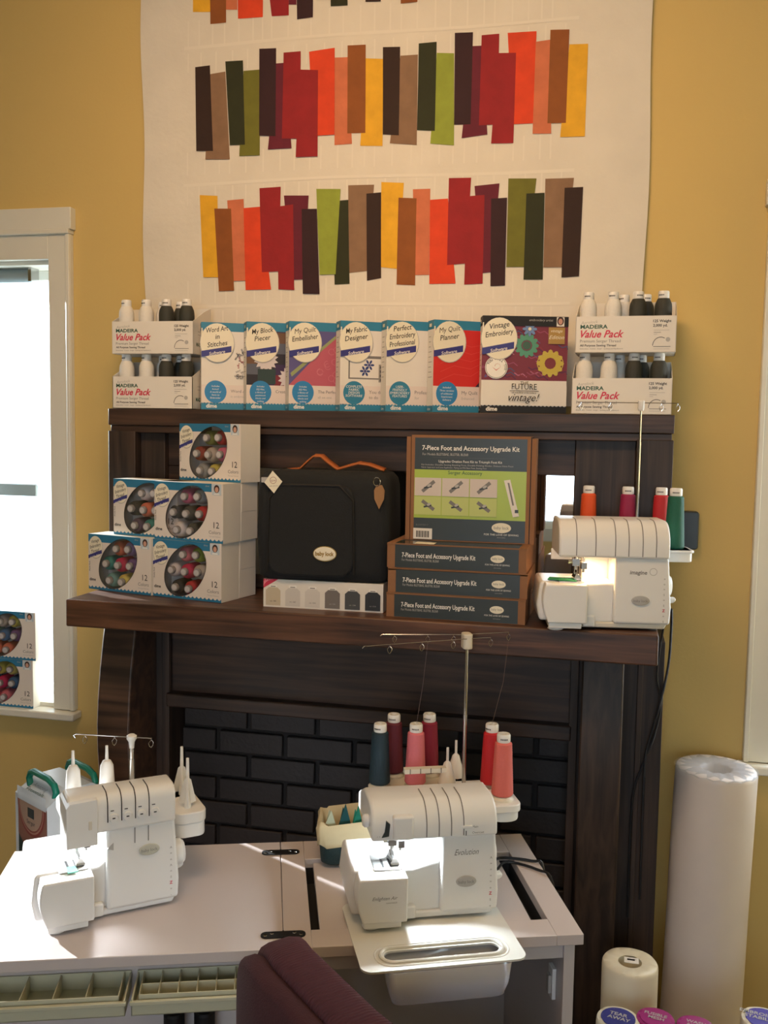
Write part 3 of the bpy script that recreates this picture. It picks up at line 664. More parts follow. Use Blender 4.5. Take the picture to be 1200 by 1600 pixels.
sw = [
 (-.676, -.176, ['Word Art', 'in', 'Stitches'], art_word, (['Includes', 'bonus!', 'A world of', 'fonts to', 'Embroider'], m_blue, .0062), [('Word Art in Stitches', .011, m_grey), ('is embroidery', .009, m_lgrey)], 'white software box with a word art heart and dancing letters on the cover'),
 (-.553, -.176, ['My Block', 'Piecer'], art_block, (['Includes', 'EQ Mini,', 'a library of', 'patchwork', 'blocks and', 'quilting'], m_blue, .0060), [('Create the', .011, m_grey)], 'software box with a dark patchwork of pale star blocks on the cover'),
 (-.440, -.176, ['My Quilt', 'Embellisher'], art_quilt, (['Includes', 'EQ Mini,', 'a library of', 'patchwork', 'blocks and', 'quilting'], m_blue, .0060), [('The Perfect tool', .011, m_grey), ('all on one', .009, m_lgrey)], 'software box with a pink stippled quilt and blue corner on the cover'),
 (-.307, -.176, ['My Fabric', 'Designer'], art_fabric, (['COMPLETE', 'FABRIC', 'DESIGN', 'SOFTWARE'], m_teal, .0085), [('You design', .012, m_grey), ('   to do', .011, m_grey)], 'white software box with blue flowers on a hooped fabric on the cover'),
 (-.190, -.176, ['Perfect', 'Embroidery', 'Professional'], art_feather, (['USER-', 'FRIENDLY', 'EMBROIDERY', 'FEATURES'], m_teal, .0085), [('Professional', .012, m_grey), ('      for', .010, m_lgrey)], 'white software box with a dark plum feather on the cover'),
 (-.073, -.176, ['My Quilt', 'Planner'], art_planner, (['Includes!', 'Three versions', 'of additional', 'Supplement', 'Software'], m_blue, .0062), [('My Quilt', .012, m_grey), ('Enhanced', .009, m_lgrey)], 'software box with a bright red quilt photograph on the cover'),
]
for i, (x, y, t, a, bd, ft, lb) in enumerate(sw):
    software(i, x, y, 31 if i else 27, t, a, bd, ft, .178, .222, lb)
vb = software(6, .044, -.176, 14, ['Vintage', 'Embroidery'], art_vintage, None, [], .205, .230, 'widest software box, black framed with purple and yellow embroidered flowers on the cover', m_dark)
b = B(); p = Print(b, (0, -.0075, 0), (1, 0, 0), (0, 0, 1))
w, h = .205, .230
p.text('THE', w*.5, h*.295, .011, m_dark, 'c'); p.text('FUTURE', w*.5, h*.245, .020, m_dark, 'c', wid=.060)
p.rect(w*.33, h*.226, w*.67, h*.232, m_dark); p.text('of machine embroidery', w*.5, h*.205, .006, m_dark, 'c', wid=.058); p.text('vintage!', w*.5, h*.125, .026, m_dark, 'c', 0, .4, wid=.074)
b.obj('lettering', vb, smooth=0)

# ------------------------------------------------------------------ twelve-colour thread boxes
def pack_front_mat():
    m = mat('thread_box_front', (224, 218, 210), 0.5); N = m.node_tree.nodes; L = m.node_tree.links; p = N['Principled BSDF']
    tc = N.new('ShaderNodeTexCoord'); sp = N.new('ShaderNodeSeparateXYZ'); L.new(tc.outputs['Object'], sp.inputs[0])
    def math_(op, a, b_=None, c=None):
        n = N.new('ShaderNodeMath'); n.operation = op
        for i, v in enumerate((a, b_, c)):
            if v is None: continue
            if isinstance(v, (int, float)): n.inputs[i].default_value = v
            else: L.new(v, n.inputs[i])
        return n.outputs[0]
    s_ = math_('ABSOLUTE', math_('SINE', math_('MULTIPLY', sp.outputs[0], math.pi*17/.205)))
    edge = math_('MULTIPLY_ADD', s_, -.0045, .0095)
    low = math_('LESS_THAN', sp.outputs[2], edge); high = math_('GREATER_THAN', sp.outputs[2], .122)
    xa = math_('LESS_THAN', sp.outputs[0], .172)
    msk = math_('MAXIMUM', low, math_('MULTIPLY', high, xa))
    mx = N.new('ShaderNodeMix'); mx.data_type = 'RGBA'; mx.inputs[6].default_value = rgb((224, 216, 208)); mx.inputs[7].default_value = rgb((42, 118, 158))
    L.new(msk, mx.inputs[0]); L.new(mx.outputs[2], p.inputs['Base Color']); return m
m_pf = pack_front_mat()
PW, PH, PD = .205, .142, .072
m_film = clear('clear_film', (245, 245, 248), 0.06)
m_in = mat('carton_inside', (150, 148, 146), 0.8)
def pack_carton(e):
    b = B(); t = .0012
    outer = [Vector((0, 0, 0)), Vector((PW, 0, 0)), Vector((PW, PH, 0)), Vector((0, PH, 0))]
    hole = []; c, q = math.cos(R(48)), math.sin(R(48))
    for i in range(40):
        a = 2*math.pi*i/40; x, y = .073*math.cos(a), .053*math.sin(a); hole.append(Vector((.098+x*c-y*q, .0705+x*q+y*c, 0)))
    tris = tessellate_polygon([outer, list(reversed(hole))]); al = outer+list(reversed(hole))
    fl = []
    for tr in tris:
        a0, a1, a2 = (al[i] for i in tr)
        fl.append(tuple(tr) if (a1-a0).cross(a2-a0).z > 0 else tuple(reversed(tr)))
    b.add([(v.x, 0, v.y) for v in al], fl, m_pf)
    b.box(0, t, 0.0002, PD, 0, PH, m_card); b.box(PW-t, PW, 0.0002, PD, 0, PH, m_card); b.box(t, PW-t, .0002, PD, 0, t, m_card)
    b.box(t, PW-t, .0002, PD, PH-t, PH, m_card); b.box(t, PW-t, PD-t, PD, t, PH-t, m_card)
    # rim line around the oval
    b.tube([(v.x, -.0002, v.y) for v in hole], .0006, m_black, 4, True)
    p = Print(b, (0, 0, 0), (1, 0, 0), (0, 0, 1))
    p.ell(.024, .108, .024, .029, m_lgrey); p.ell(.024, .109, .0232, .0282, m_cream)
    for j, ln in enumerate(['Vintage', 'Embroidery', 'Thread']): p.text(ln, .024, .121-.0125*j, .0115, m_black, 'c', 16, .3, .006, wid=(.026, .038, .028)[j])
    p.poly([(.0, .078), (.045, .094), (.045, .103), (.0, .087)], m_navy); p.text('40 WT - Poly', .022, .0835, .0062, m_inkw, 'c', 19.5)
    p.text('12', .186, .036, .021, m_black, 'c'); p.text('Colors', .181, .022, .0115, m_grey, 'c', wid=.034); p.text('Thread Palette', .181, .014, .005, m_lgrey, 'c', wid=.034)
    p.text('dime', .004, .022, .0105, m_black, 'l', 0, 0, .02)
    p.text('Shade Pack', .006, .046, .0058, m_black, 'l', 90)
    p.rect(.174, .115, .200, PH-.001, ink((190, 205, 215))); p.ell(.187, .130, .008, .0095, ink((62, 42, 38))); p.ell(.187, .128, .005, .0065, ink((206, 160, 140))); p.rect(.179, .116, .195, .119, m_inkw)
    p.text('dime', .160, .134, .006, m_lgrey, 'c')
    b.obj('carton', e, smooth=0)
    fb = B(); fb.add([(v.x, .0008, v.y) for v in hole]+[(v.x, .0012, v.y) for v in hole], [tuple(range(40)), tuple(range(79, 39, -1))]+[(i, (i+1) % 40, (i+1) % 40+40, i+40) for i in range(40)], m_film)
    fb.obj('window_film', e, smooth=0)
def make_spool_mesh(c):
    m = cone_mat(c)
    b = B(); prof = [(.0095, .012), (.014, .0135), (.0178, .018), (.0187, .028), (.0187, .060), (.012, .064)]
    b.lathe(prof, m, seg=18, ax='y')
    return b
def make_spool(c, label, M_):
    e = thing('thread_spool', label, 'thread spool', (0, 0, 0), 0, 'spools inside the twelve colour thread boxes')
    e.matrix_world = M_
    make_spool_mesh(c).obj('thread', e)
    b = B().lathe([(.0098, .012), (.0098, .004), (.009, .003), (.003, .003)], m_lgrey, seg=16, ax='y')
    b.lathe([(.0098, .0125), (.0098, .0105)], m_black, seg=16, ax='y')
    Print(b, (0, .0028, 0), (1, 0, 0), (0, 0, 1)).ell(0, 0, .0072, .0072, m_inkw)
    b.obj('end_cap', e)
CN = {(214, 110, 140): 'pink', (120, 130, 60): 'olive', (190, 40, 50): 'red', (70, 74, 72): 'dark grey', (150, 60, 50): 'rust', (190, 180, 165): 'beige', (205, 195, 90): 'yellow', (150, 155, 155): 'silver grey', (60, 64, 70): 'charcoal',
      (225, 125, 95): 'coral', (100, 85, 105): 'mauve', (60, 150, 140): 'teal', (230, 225, 220): 'white', (165, 140, 180): 'lilac', (200, 40, 90): 'magenta', (120, 90, 140): 'purple', (120, 170, 165): 'pale teal', (225, 210, 110): 'lemon', (150, 170, 60): 'lime green', (44, 46, 50): 'black', (235, 130, 140): 'rose', (70, 110, 150): 'blue'}
C_ = {v: k for k, v in CN.items()}
rows = ['top', 'middle', 'bottom']; colsn = ['left', 'middle', 'right']
def thread_pack(loc, rz, palette, where, short):
    e = thing('thread_box', 'blue and white thread box with oval window, '+where, 'thread box', loc, rz, 'twelve colour thread boxes')
    pack_carton(e)
    base = Matrix.Translation(loc) @ Matrix.Rotation(R(rz), 4, 'Z')
    k = 0
    pos = [[(.087, .107), (.126, .108), (.164, .109)], [(.053, .067), (.092, .065), (.131, .066)], [(.064, .0245), (.104, .0235), (.142, .0235)]]
    for r_ in range(3):
        for c in range(3):
            if r_ == 2 and c == 2: continue
            x, z = pos[r_][c]
            cc = palette[k]; k += 1
            make_spool(C_[cc], '%s spool, %s row %s, inside the %s' % (cc, rows[r_], colsn[c], short), base @ Matrix.Translation((x-.004, .003, z)) @ Matrix.Rotation(R(2), 4, 'Z'))
    return e
def plain_pack(loc, rz, lb):
    e = B().box(0, PW, 0, PD, 0, PH, m_card).box(PW-.001, PW+.0006, .002, PD-.002, PH*.5, PH-.003, m_card).obj('thread_box', bevel=.001); e.location = loc; e.rotation_euler = (0, 0, R(rz))
    tag(e, lb, 'thread box', 'twelve colour thread boxes'); return e
ZM = 1.2345
RZ = -13
dx, dy = math.cos(R(RZ)), math.sin(R(RZ))
fl = Vector((-.741, -.318)); bk = Vector((-dy, dx))
def at2(v, z): return (v.x, v.y, z)
thread_pack(at2(fl, ZM), RZ, ['rose', 'lime green', 'lilac', 'white', 'magenta', 'beige', 'black', 'red'], 'bottom front of the tall stack', 'bottom front box of the tall stack')
thread_pack(at2(fl+Vector((.004, 0)), ZM+.1425), RZ, ['pink', 'silver grey', 'beige', 'charcoal', 'dark grey', 'red', 'white', 'dark grey'], 'second tier of the tall stack', 'second tier box of the tall stack')
fr = fl+bk*.0745
plain_pack(at2(fr, ZM), RZ, 'white end of the lowest carton directly behind the bottom front thread box')
plain_pack(at2(fr+Vector((.004, 0)), ZM+.1425), RZ, 'white end of the carton behind the second tier thread box, under the top one')
q_ = fr+Vector((.004, -.004))+Vector((dx, dy))*PW
d2_ = Vector((math.cos(R(RZ-7)), math.sin(R(RZ-7))))*PW
thread_pack(at2(q_-d2_, ZM+.285), RZ-7, ['olive', 'red', 'red', 'rust', 'beige', 'pink', 'silver grey', 'yellow'], 'topmost of the tall stack', 'topmost box of the tall stack')
f1 = Vector((-.944, -.272))
thread_pack(at2(f1, ZM), RZ-1, ['coral', 'lilac', 'lilac', 'teal', 'magenta', 'purple', 'pale teal', 'lemon'], 'lower of the mantel left end pair', 'lower box at the mantel left end')
thread_pack(at2(f1+Vector((.066, .010)), ZM+.1425), RZ-1, ['white', 'silver grey', 'silver grey', 'dark grey', 'coral', 'silver grey', 'mauve', 'teal'], 'upper of the mantel left end pair', 'upper box at the mantel left end')
thread_pack((-1.268-PW, -.030, W1[2]-.0115), 0, ['yellow', 'lemon', 'beige', 'blue', 'magenta', 'blue', 'rose', 'rose'], 'lower one on the window sill', 'lower box on the window sill')
thread_pack((-1.258-PW, -.030, W1[2]+.1312), 0, ['beige', 'yellow', 'pink', 'pale teal', 'blue', 'purple', 'coral', 'coral'], 'upper one on the window sill', 'upper box on the window sill')

# ------------------------------------------------------------------ black carrying case on flat thread box
fb = thing('spool_assortment_box', 'long white box printed with six grey shaded cones, lying under the black case', 'thread box', (-.432, -.372, ZM), 1)
b = B().box(0, .288, 0, .15, 0, .066, m_card)
p = Print(b, (0, 0, 0), (1, 0, 0), (0, 0, 1)); p.poly([(0, .066), (0, .044), (.036, .066)], m_red)
for k in range(4): p.poly([(0, .048+.004*k), (.004+.006*k, .066), (.006+.006*k, .066), (0, .0465+.004*k)], ink((235, 150, 160)))
for i, c in enumerate([(196, 184, 160), (204, 200, 194), (210, 206, 200), (118, 112, 108), (72, 74, 76), (44, 46, 50)]):
    cx = .024+.048*i
    p.poly([(cx-.018, .004), (cx+.018, .004), (cx+.018, .040), (cx+.010, .047), (cx-.010, .047), (cx-.018, .040)], ink(c)); p.rect(cx-.009, .047, cx+.009, .053, m_inkw); p.rect(cx-.006, .048, cx+.006, .050, m_grey); p.text('col. 1%d' % (280+i*7), cx, .013, .0042, m_black if i < 3 else m_lgrey, 'c')
b.obj('printed_carton', fb, smooth=0)
bag = thing('carrying_case', 'black fabric machine case with tan leather handle on the mantel', 'bag', (-.447, -.385, ZM+.067), 3)
m_fab = mat('black_fabric', (22, 25, 28), 0.85, noise=.2, nscale=200, bump=.5, bscale=700)
m_leather = mat('tan_leather', (168, 92, 40), 0.6, noise=.1, nscale=40)
b = B()
def sec(z, g):  # rounded horizontal sections
    return z, g
V = []; F = []
lv = [(0, .012), (.008, .002), (.03, 0), (.12, -.003), (.22, 0), (.238, .004), (.25, .014), (.254, .03)]
bp = rect_round(0, 0, .312, .19, .03, 6)
n = len(bp)
for z, g in lv:
    for x, y in bp:
        cx, cy = .156, .095; V.append((cx+(x-cx)*(1-g/.156), cy+(y-cy)*(1-g/.095), z+(.004*math.sin(x*30) if z > .2 else 0)))
for j in range(len(lv)-1):
    for i in range(n): F.append((j*n+i, j*n+(i+1) % n, (j+1)*n+(i+1) % n, (j+1)*n+i))
F.append(tuple(reversed(range(n)))); F.append(tuple(range((len(lv)-1)*n, len(lv)*n)))
b.add(V, F, m_fab); b.obj('case_body', bag, smooth=50)
b = B().prism(rect_round(.03, .012, .235, .225, .035), -.008, .01, m_fab, 'y'); b.obj('front_pocket', bag, bevel=.005, seg=3)
b = B(); pts = []
for i in range(13):
    a = R(180-180*i/12) if 0 else None
b.tube([(.03, -.0075, .02)]+[(.035, -.0075, .19), (.06, -.0075, .222), (.20, -.0075, .222), (.232, -.0075, .19), (.236, -.0075, .02)], .0028, m_dark, 6); b.obj('zip', bag)
# wavy leather handle
b = B()
hp = [(.045, .252), (.08, .256), (.10, .275), (.115, .288), (.135, .288), (.155, .272), (.175, .258), (.20, .266), (.225, .273), (.25, .270), (.275, .262), (.295, .256)]
sm = []
for i in range(len(hp)-1):
    for t in (0, .33, .66): sm.append((hp[i][0]*(1-t)+hp[i+1][0]*t, hp[i][1]*(1-t)+hp[i+1][1]*t))
b.grid(lambda u, v: (sm[int(u*(len(sm)-1))][0]-.02*v*0, .075+.032*v, sm[int(u*(len(sm)-1))][1]+.004*v), len(sm)-1, 2, m_leather); b.obj('carry_handle', bag, solid=.004, smooth=60)
b = B(); b.lathe([(.026, 0), (.026, -.0025), (.024, -.0035)], m_cream, c=(0, 0, 0), seg=28, ax='y', sy=.62); b.lathe([(.0275, .001), (.0275, -.0022)], ink((150, 130, 60)), seg=28, ax='y', sy=.64)
p = Print(b, (0, -.0038, 0), (1, 0, 0), (0, 0, 1)); p.text('baby lock', 0, -.004, .013, ink((150, 120, 40)), 'c', 0, 0, .04, wid=.044)
o = b.obj('badge', bag, label='cream oval badge'); o.location = (.168, -.0085, .066)
b = B().prism([(-.0215, 0), (0, -.026), (.0215, 0), (0, .026)], 0, .0008, m_cream, 'y'); p = Print(b, (0, 0, 0), (1, 0, 0), (0, 0, 1)); p.ring(0, .004, .008, .008, .001, ink((150, 90, 80))); p.text('SEW', 0, .001, .006, ink((150, 90, 80)), 'c'); p.text('made with love', 0, -.010, .0035, m_grey, 'c', 0)
o = b.obj('hang_tag', bag, smooth=0); o.location = (.045, -.012, .228); o.rotation_euler = (0, R(-4), 0)
B().box(.014, .036, -.004, .0, .226, .238, m_lgrey).obj('zip_pull', bag)
b = B().prism([(.281, .195), (.292, .172), (.303, .195), (.304, .215), (.298, .227), (.286, .227), (.280, .215)], -.006, -.003, mat('leather_tag', (150, 110, 66), .6), 'y'); b.tube([(.286+.008*math.cos(a/10*6.28), -.006, .234+.010*math.sin(a/10*6.28)) for a in range(10)], .0012, m_metal, 6, True); b.obj('leather_tag', bag)

# ------------------------------------------------------------------ accessory kit boxes
def kit_print(p, w, h, big=False):
    if not big:
        p.rect(.018, .001, w-.016, h-.001, m_char)
        p.text('7-Piece Foot and Accessory Upgrade Kit', .034, h*.46, .0150, m_inkw, bold=.015, wid=.166)
        p.text('For Models BLE7SBAE, BLE75B, BLE68', .034, h*.30, .0075, m_lgrey, wid=.084)
        p.ell(w*.80, h*.56, .0155, .0085, m_cream); p.text('baby lock', w*.80, h*.53, .0075, m_grey, 'c', wid=.024)
        p.text('FOR THE LOVE OF SEWING', w*.80, h*.28, .0052, m_inkw, 'c', wid=.054); p.text('www.website', w*.80, h*.17, .0030, m_lgrey, 'c'); return
KS = [(-.128, -.402, ZM, -1, 'lowest of the three flat kit boxes on the mantel'), (-.126, -.400, ZM+.0555, 0, 'middle of the three flat kit boxes'), (-.130, -.394, ZM+.111, -1, 'uppermost flat kit box, under the standing one')]
for x, y, z, rz, wh in KS:
    e = thing('accessory_kit_box', 'brown kit box with charcoal label, '+wh, 'kit box', (x, y, z), rz, 'accessory kit boxes')
    b = B().box(0, .311, 0, .235, 0, .053, m_kraft).box(-.0006, .3116, .0, .2345, .0505, .0552, m_kraft)
    kit_print(Print(b, (0, -.0001, 0), (1, 0, 0), (0, 0, 1)), .311, .053)
    t = Print(b, (0, 0, .0552), (1, 0, 0), (0, 1, 0)); t.rect(.018, 0, .295, .2, m_char); t.rect(.018, .0, .295, .055, mat('kit_gloss', (70, 76, 70), .15)); t.rect(.06, .005, .105, .04, m_cream)
    b.obj('carton', e, smooth=0)
e = thing('accessory_kit_box', 'brown kit box with charcoal and lime printed face, standing upright', 'kit box', (-.106, -.318, ZM+.1665), 0, 'accessory kit boxes')
w, h = .296, .242
b = B().box(.012, w-.012, 0, .06, 0, h, m_kraft).box(0, .010, .003, .058, 0, h-.004, m_kraft).box(w-.010, w, .003, .058, 0, h-.004, m_kraft)
b.box(.010, .012, .008, .055, 0, h-.002, m_black).box(w-.012, w-.010, .008, .055, 0, h-.002, m_black)
p = Print(b, (.012, 0, 0), (1, 0, 0), (0, 0, 1)); W_ = w-.024
p.rect(.008, .002, W_-.008, h-.006, m_char); p.rect(.008, h*.215, W_-.008, h*.675, m_lime)
p.text('7-Piece Foot and Accessory Upgrade Kit', W_*.5, h*.86, .0150, m_inkw, 'c', bold=.015, wid=.222)
p.text('For Models BLE7SBAE, BLE75B, BLE68', .026, h*.81, .0080, m_lgrey, wid=.105); p.rect(.05, h*.79, W_-.055, h*.791, m_grey)
p.text('Upgrades Ovation Foot Kit to Triumph Foot Kit', W_*.5, h*.745, .0080, m_inkw, 'c', wid=.145)
p.text('Kit Includes: Double Sewing Beading Foot, Double Folding Binder, Deluxe Hem Foot', .024, h*.715, .0050, m_lgrey, wid=.21); p.text('Fabric Separator and Lace Applicator, Piping and Rib Base Foot, Sewing Foot', .024, h*.69, .0050, m_lgrey, wid=.15)
p.text('Serger Accessory', W_*.46, h*.635, .0115, m_green, 'c', wid=.078)
for i in range(3):
    for j in range(2):
        x0 = .009+.064*i; y0 = h*(.425 if j == 0 else .245)
        p.rect(x0, y0, x0+.062, y0+h*.172, ink((206, 196, 188)) if j == 0 else ink((188, 200, 120)))
        squiggle(p, [(x0+.018, y0+(.010 if j == 0 else .032)), (x0+.032, y0+.022), (x0+.046, y0+(.034 if j == 0 else .012))], .008, m_grey)
        squiggle(p, [(x0+.022, y0+.018), (x0+.040, y0+.022)], .004, m_char); p.ell(x0+.034, y0+.024, .005, .003, m_lgrey, 30)
p.poly([(.214, h*.59), (.228, h*.60), (.250, h*.26), (.236, h*.25)], m_card); p.poly([(.222, h*.57), (.226, h*.57), (.238, h*.36), (.234, h*.36)], m_grey); p.rect(.240, h*.29, .248, h*.32, m_char)
p.rect(.008, .003, .052, .028, m_card)
for k in range(14): p.rect(.015+.0022*k, .007, .0162+.0022*k+(.0006 if k % 3 == 0 else 0), .022, m_black); p.k -= 1
p.k += 1; p.text('BLSOFTKIT-7', .014, .034, .005, m_grey)
p.ell(W_*.775, h*.145, .022, .0115, m_cream); p.text('baby lock', W_*.775, h*.132, .010, m_grey, 'c', wid=.034)
p.text('FOR THE LOVE OF SEWING', W_*.775, h*.072, .0062, m_inkw, 'c', wid=.078); p.text('www.website', W_*.775, h*.05, .0035, m_lgrey, 'c')
b.obj('carton', e, smooth=0)

# ------------------------------------------------------------------ sergers
def loop_wire(b, p, s=1.0):
    x, y, z = p; b.tube([(x, y, z), (x, y, z-.004*s), (x-.005*s, y, z-.010*s), (x-.003*s, y, z-.017*s), (x, y, z-.020*s), (x+.004*s, y, z-.015*s), (x+.005*s, y, z-.009*s), (x+.001, y, z-.004*s)], .0007, m_metal, 5)
def hood_profile(d, z0, z1, rr, off=0.0):
    pts = [(0-off, z0), (0-off, z1-rr)]
    for i in range(1, 9):
        a = R(180-90*i/8); pts.append((rr+(rr+off)*math.cos(a), z1-rr+(rr+off)*math.sin(a)))
    return pts
def serger(label, loc, rz, kind):
    e = thing('serger', label, 'serger', loc, rz, None)
    D = {'imagine': .155, 'evolution': .165, 'eclipse': .150}[kind]; Wd = {'imagine': .268, 'evolution': .266, 'eclipse': .250}[kind]
    Hh = {'imagine': .234, 'evolution': .224, 'eclipse': .236}[kind]; zb = Hh-{'imagine': .078, 'evolution': .064, 'eclipse': .070}[kind]
    b = B()
    # tower with leaning right edge
    tx = .150 if kind != 'evolution' else .158
    if kind == 'eclipse': tx = .118
    b.prism([(tx, .014), (Wd, .014), (Wd+.002, .05), (Wd-.006, zb+.002), (tx, zb+.002)], .004, D, m_white, 'y')
    b.prism([(.088, .014), (tx+.002, .014), (tx+.002, .11 if kind != 'imagine' else .10), (.105, .098), (.088, .098)], .016, D, m_white, 'y')
    b.box(.092, tx+.002, .095, D, .014, zb+.002, m_white)
    body_o = b.obj('body', e, bevel=.006, seg=3)
    b = B().prism([(.012, .004), (Wd-.010, .004), (Wd-.004, .016), (.012, .016)], .01, D-.005, m_white2 if kind == 'imagine' else m_white, 'y')
    b.box(.085, .112, .004, .02, .006, .03, m_white)
    b.obj('base_plate', e, bevel=.003)
    b = B().lathe([(.014, 0), (.017, .002), (.014, .007)], m_white, c=(.028, .0, 0), seg=20); b.obj('foot', e)
    for fx, fy in ((Wd-.03, .03), (.04, D-.03), (Wd-.03, D-.03)):
        B().lathe([(.009, 0), (.010, .002), (.009, .006)], m_grey, c=(fx, fy, 0), seg=14).obj('foot', e)
    # looper cover with bowed left side
    lp = [(.008, .018)]
    for i in range(7):
        t = i/6; lp.append((.002-.008*math.sin(math.pi*t)+.006*(1-t), .022+.078*t))
    lp += [(.090, .100), (.090, .018)]
    B().prism(lp, -.028, .012, m_white, 'y').obj('looper_cover', e, bevel=.006, seg=3)
    B().prism([(.012, .006), (.080, .006), (.080, .018), (.010, .018)], -.022, .02, m_white, 'y').obj('lower_lip', e, bevel=.002)
    lp2 = [(-.006, .016), (-.012, .05), (-.006, .101), (.088, .101), (.088, .016)]
    bed_b = B().prism(lp2, .0125, D*.92 if kind != 'eclipse' else .185, m_white, 'y'); bed_o = bed_b.obj('bed', e, bevel=.006, seg=3)
    m_plate = mat('needle_plate', (205, 205, 205), .25, .8)
    b = B().box(.034, .086, .004, .07, .1008, .1025, m_plate); b.box(.05, .054, .015, .05, .1025, .1030, m_dark).box(.064, .068, .015, .05, .1025, .1030, m_dark); b.obj('needle_plate', bed_o)
    # presser foot and needle works
    b = B(); nx = .072; zt = zb
    b.lathe([(.0035, .103+.02), (.0035, zt+.01)], m_metal, c=(nx, .045, 0), seg=12)
    b.lathe([(.0028, .103+.014), (.0028, zt+.01)], m_metal, c=(nx+.018, .05, 0), seg=12)
    b.box(nx-.008, nx+.008, .036, .054, .132, .148, m_metal); b.box(nx+.012, nx+.024, .04, .056, .125, .14, m_metal)
    b.lathe([(.0006, .104), (.0008, .132)], m_metal, c=(nx-.003, .04, 0), seg=6); b.lathe([(.0006, .104), (.0008, .132)], m_metal, c=(nx+.003, .04, 0), seg=6)
    b.lathe([(.004, 0), (.004, .012)], m_metal, c=(nx-.016, .044, .14), seg=10, ax='x')
    b.prism([(nx-.006, .1035), (nx+.010, .1035), (nx+.010, .108), (nx+.004, .116), (nx-.002, .116), (nx-.006, .108)], .018, .06, m_metal, 'y')
    b.obj('presser_foot', e, bevel=.0008)
    # hood
    hx0 = {'imagine': .030, 'evolution': .026, 'eclipse': .050}[kind]
    rr = {'imagine': .05, 'evolution': .045, 'eclipse': .022}[kind]
    pr = hood_profile(D, zb, Hh, rr)
    pr = pr+[({'imagine': D-.02, 'evolution': .10, 'eclipse': .06}[kind], Hh), (D, Hh-{'imagine': .02, 'evolution': .03, 'eclipse': .045}[kind]), (D, zb)]
    hy = {'imagine': -.004, 'evolution': -.006, 'eclipse': -.002}[kind]
    b = B().prism([(y+hy, z) for y, z in pr], hx0, Wd-.006, m_white, 'x')
    hood_o = b.obj('hood', e, bevel=.005, seg=3)
    if kind == 'imagine': slots = [.066, .106, .147, .175, .204, .232]
    elif kind == 'evolution': slots = [.126, .149, .172, .195]
    else: slots = [.118, .143, .168, .193]
    base = hood_profile(D, zb+(.004 if kind != 'eclipse' else .018), Hh, rr)+[({'imagine': .08, 'evolution': .08, 'eclipse': .05}[kind], Hh)]
    outp = hood_profile(D, zb+(.004 if kind != 'eclipse' else .018), Hh, rr, .0006)+[({'imagine': .08, 'evolution': .08, 'eclipse': .05}[kind], Hh+.0006)]
    for sx_ in slots:
        b = B(); V = []
        for (y0, z0), (y1, z1) in zip(base, outp):
            V += [(sx_, y0+hy, z0), (sx_, y1+hy, z1), (sx_+.0018, y1+hy, z1), (sx_+.0018, y0+hy, z0)]
        F = []
        for i in range(len(base)-1):
            for k in range(4): F.append((i*4+k, i*4+(k+1) % 4, (i+1)*4+(k+1) % 4, (i+1)*4+k))
        b.add(V, F, m_grey if kind != 'eclipse' else m_dark); b.obj('tension_slot', hood_o, smooth=0)
    # hand wheel and lever on the right
    B().lathe([(.018, 0), (.024, .002), (.025, .016), (.02, .022), (0.004, .022)], m_white, c=(Wd-.002, .10 if kind != 'eclipse' else .045, .085), seg=26, ax='x').obj('hand_wheel', e)
    B().prism([(Wd-.004, .055), (Wd+.012, .058), (Wd+.018, .063), (Wd+.016, .070), (Wd-.004, .068)], .03, .045, m_white, 'y').obj('lever', e, bevel=.003)
    # oval badge and stitch marks
    b = B(); bcx, bcz = {'imagine': (.205, .066), 'evolution': (.205, .072), 'eclipse': (.195, .118)}[kind]
    b.lathe([(.019, .004), (.019, .0015), (.0175, .0008)], m_lgrey if kind != 'eclipse' else ink((190, 190, 176)), c=(bcx, 0, bcz), seg=28, ax='y', sy=.55)
    p = Print(b, (bcx, .0008, bcz), (1, 0, 0), (0, 0, 1))
    p.text('baby lock', 0, -.003, .0085, m_grey, 'c', wid=.030)
    b.obj('badge', body_o, label='silver oval badge')
    b = B(); p = Print(b, (0, .0038, 0), (1, 0, 0), (0, 0, 1))
    if kind == 'evolution':
        p.text('Evolution', .205, .122, .016, m_grey, 'c', 0, .4, wid=.046)
        p2 = Print(b, (0, -.0284, 0), (1, 0, 0), (0, 0, 1)); p2.text('Enlighten Air', .048, .062, .009, m_grey, 'c', 0, .4, wid=.046); p2.text('coverstitch', .060, .055, .0045, m_grey, 'c', wid=.02)
        p3 = Print(b, (0, -.0065, 0), (1, 0, 0), (0, 0, 1)); p3.text('Main', .212, .177, .006, m_grey); p3.text('Overcast', .212, .166, .006, m_grey); p3.rect(.1995, .163, .201, .172, m_black)
    if kind == 'imagine':
        p.text('imagine', .199, .122, .012, m_grey, 'c', 0, .15, .02, wid=.036); p.ring(.230, .128, .008, .008, .001, m_lgrey)
    for k in range(9):
        c = m_red if k == 6 else m_lgrey
        p.text('Z' if k == 6 else random.choice('=-oSA'), Wd-.014, .112-.0115*k, .008 if k == 6 else .006, c, 'c', bold=.03)
    b.obj('lettering', body_o, smooth=0)
    if kind == 'evolution':
        b = B().box(.064, .102, -.012, .02, zb+.002, Hh-.018, m_white); b.obj('dial_cover', e, bevel=.004, seg=3)
        b = B().prism([(.044, zb+.008), (.057, zb+.010), (.059, zb+.032), (.052, zb+.038), (.049, zb+.018)], -.008, -.003, m_char, 'y'); b.obj('thread_cutter', e)
        B().lathe([(.010, 0), (.012, -.002), (.012, -.008), (.008, -.012)], m_white, c=(.026, .03, Hh-.038), seg=18, ax='x').obj('pressure_knob', e, bevel=0)
        b = B()
        for k in range(2):
            xk = .036+.004*k; b.box(xk, xk+.0008, -.0066, -.006, zb+.01, Hh-.055, m_grey)
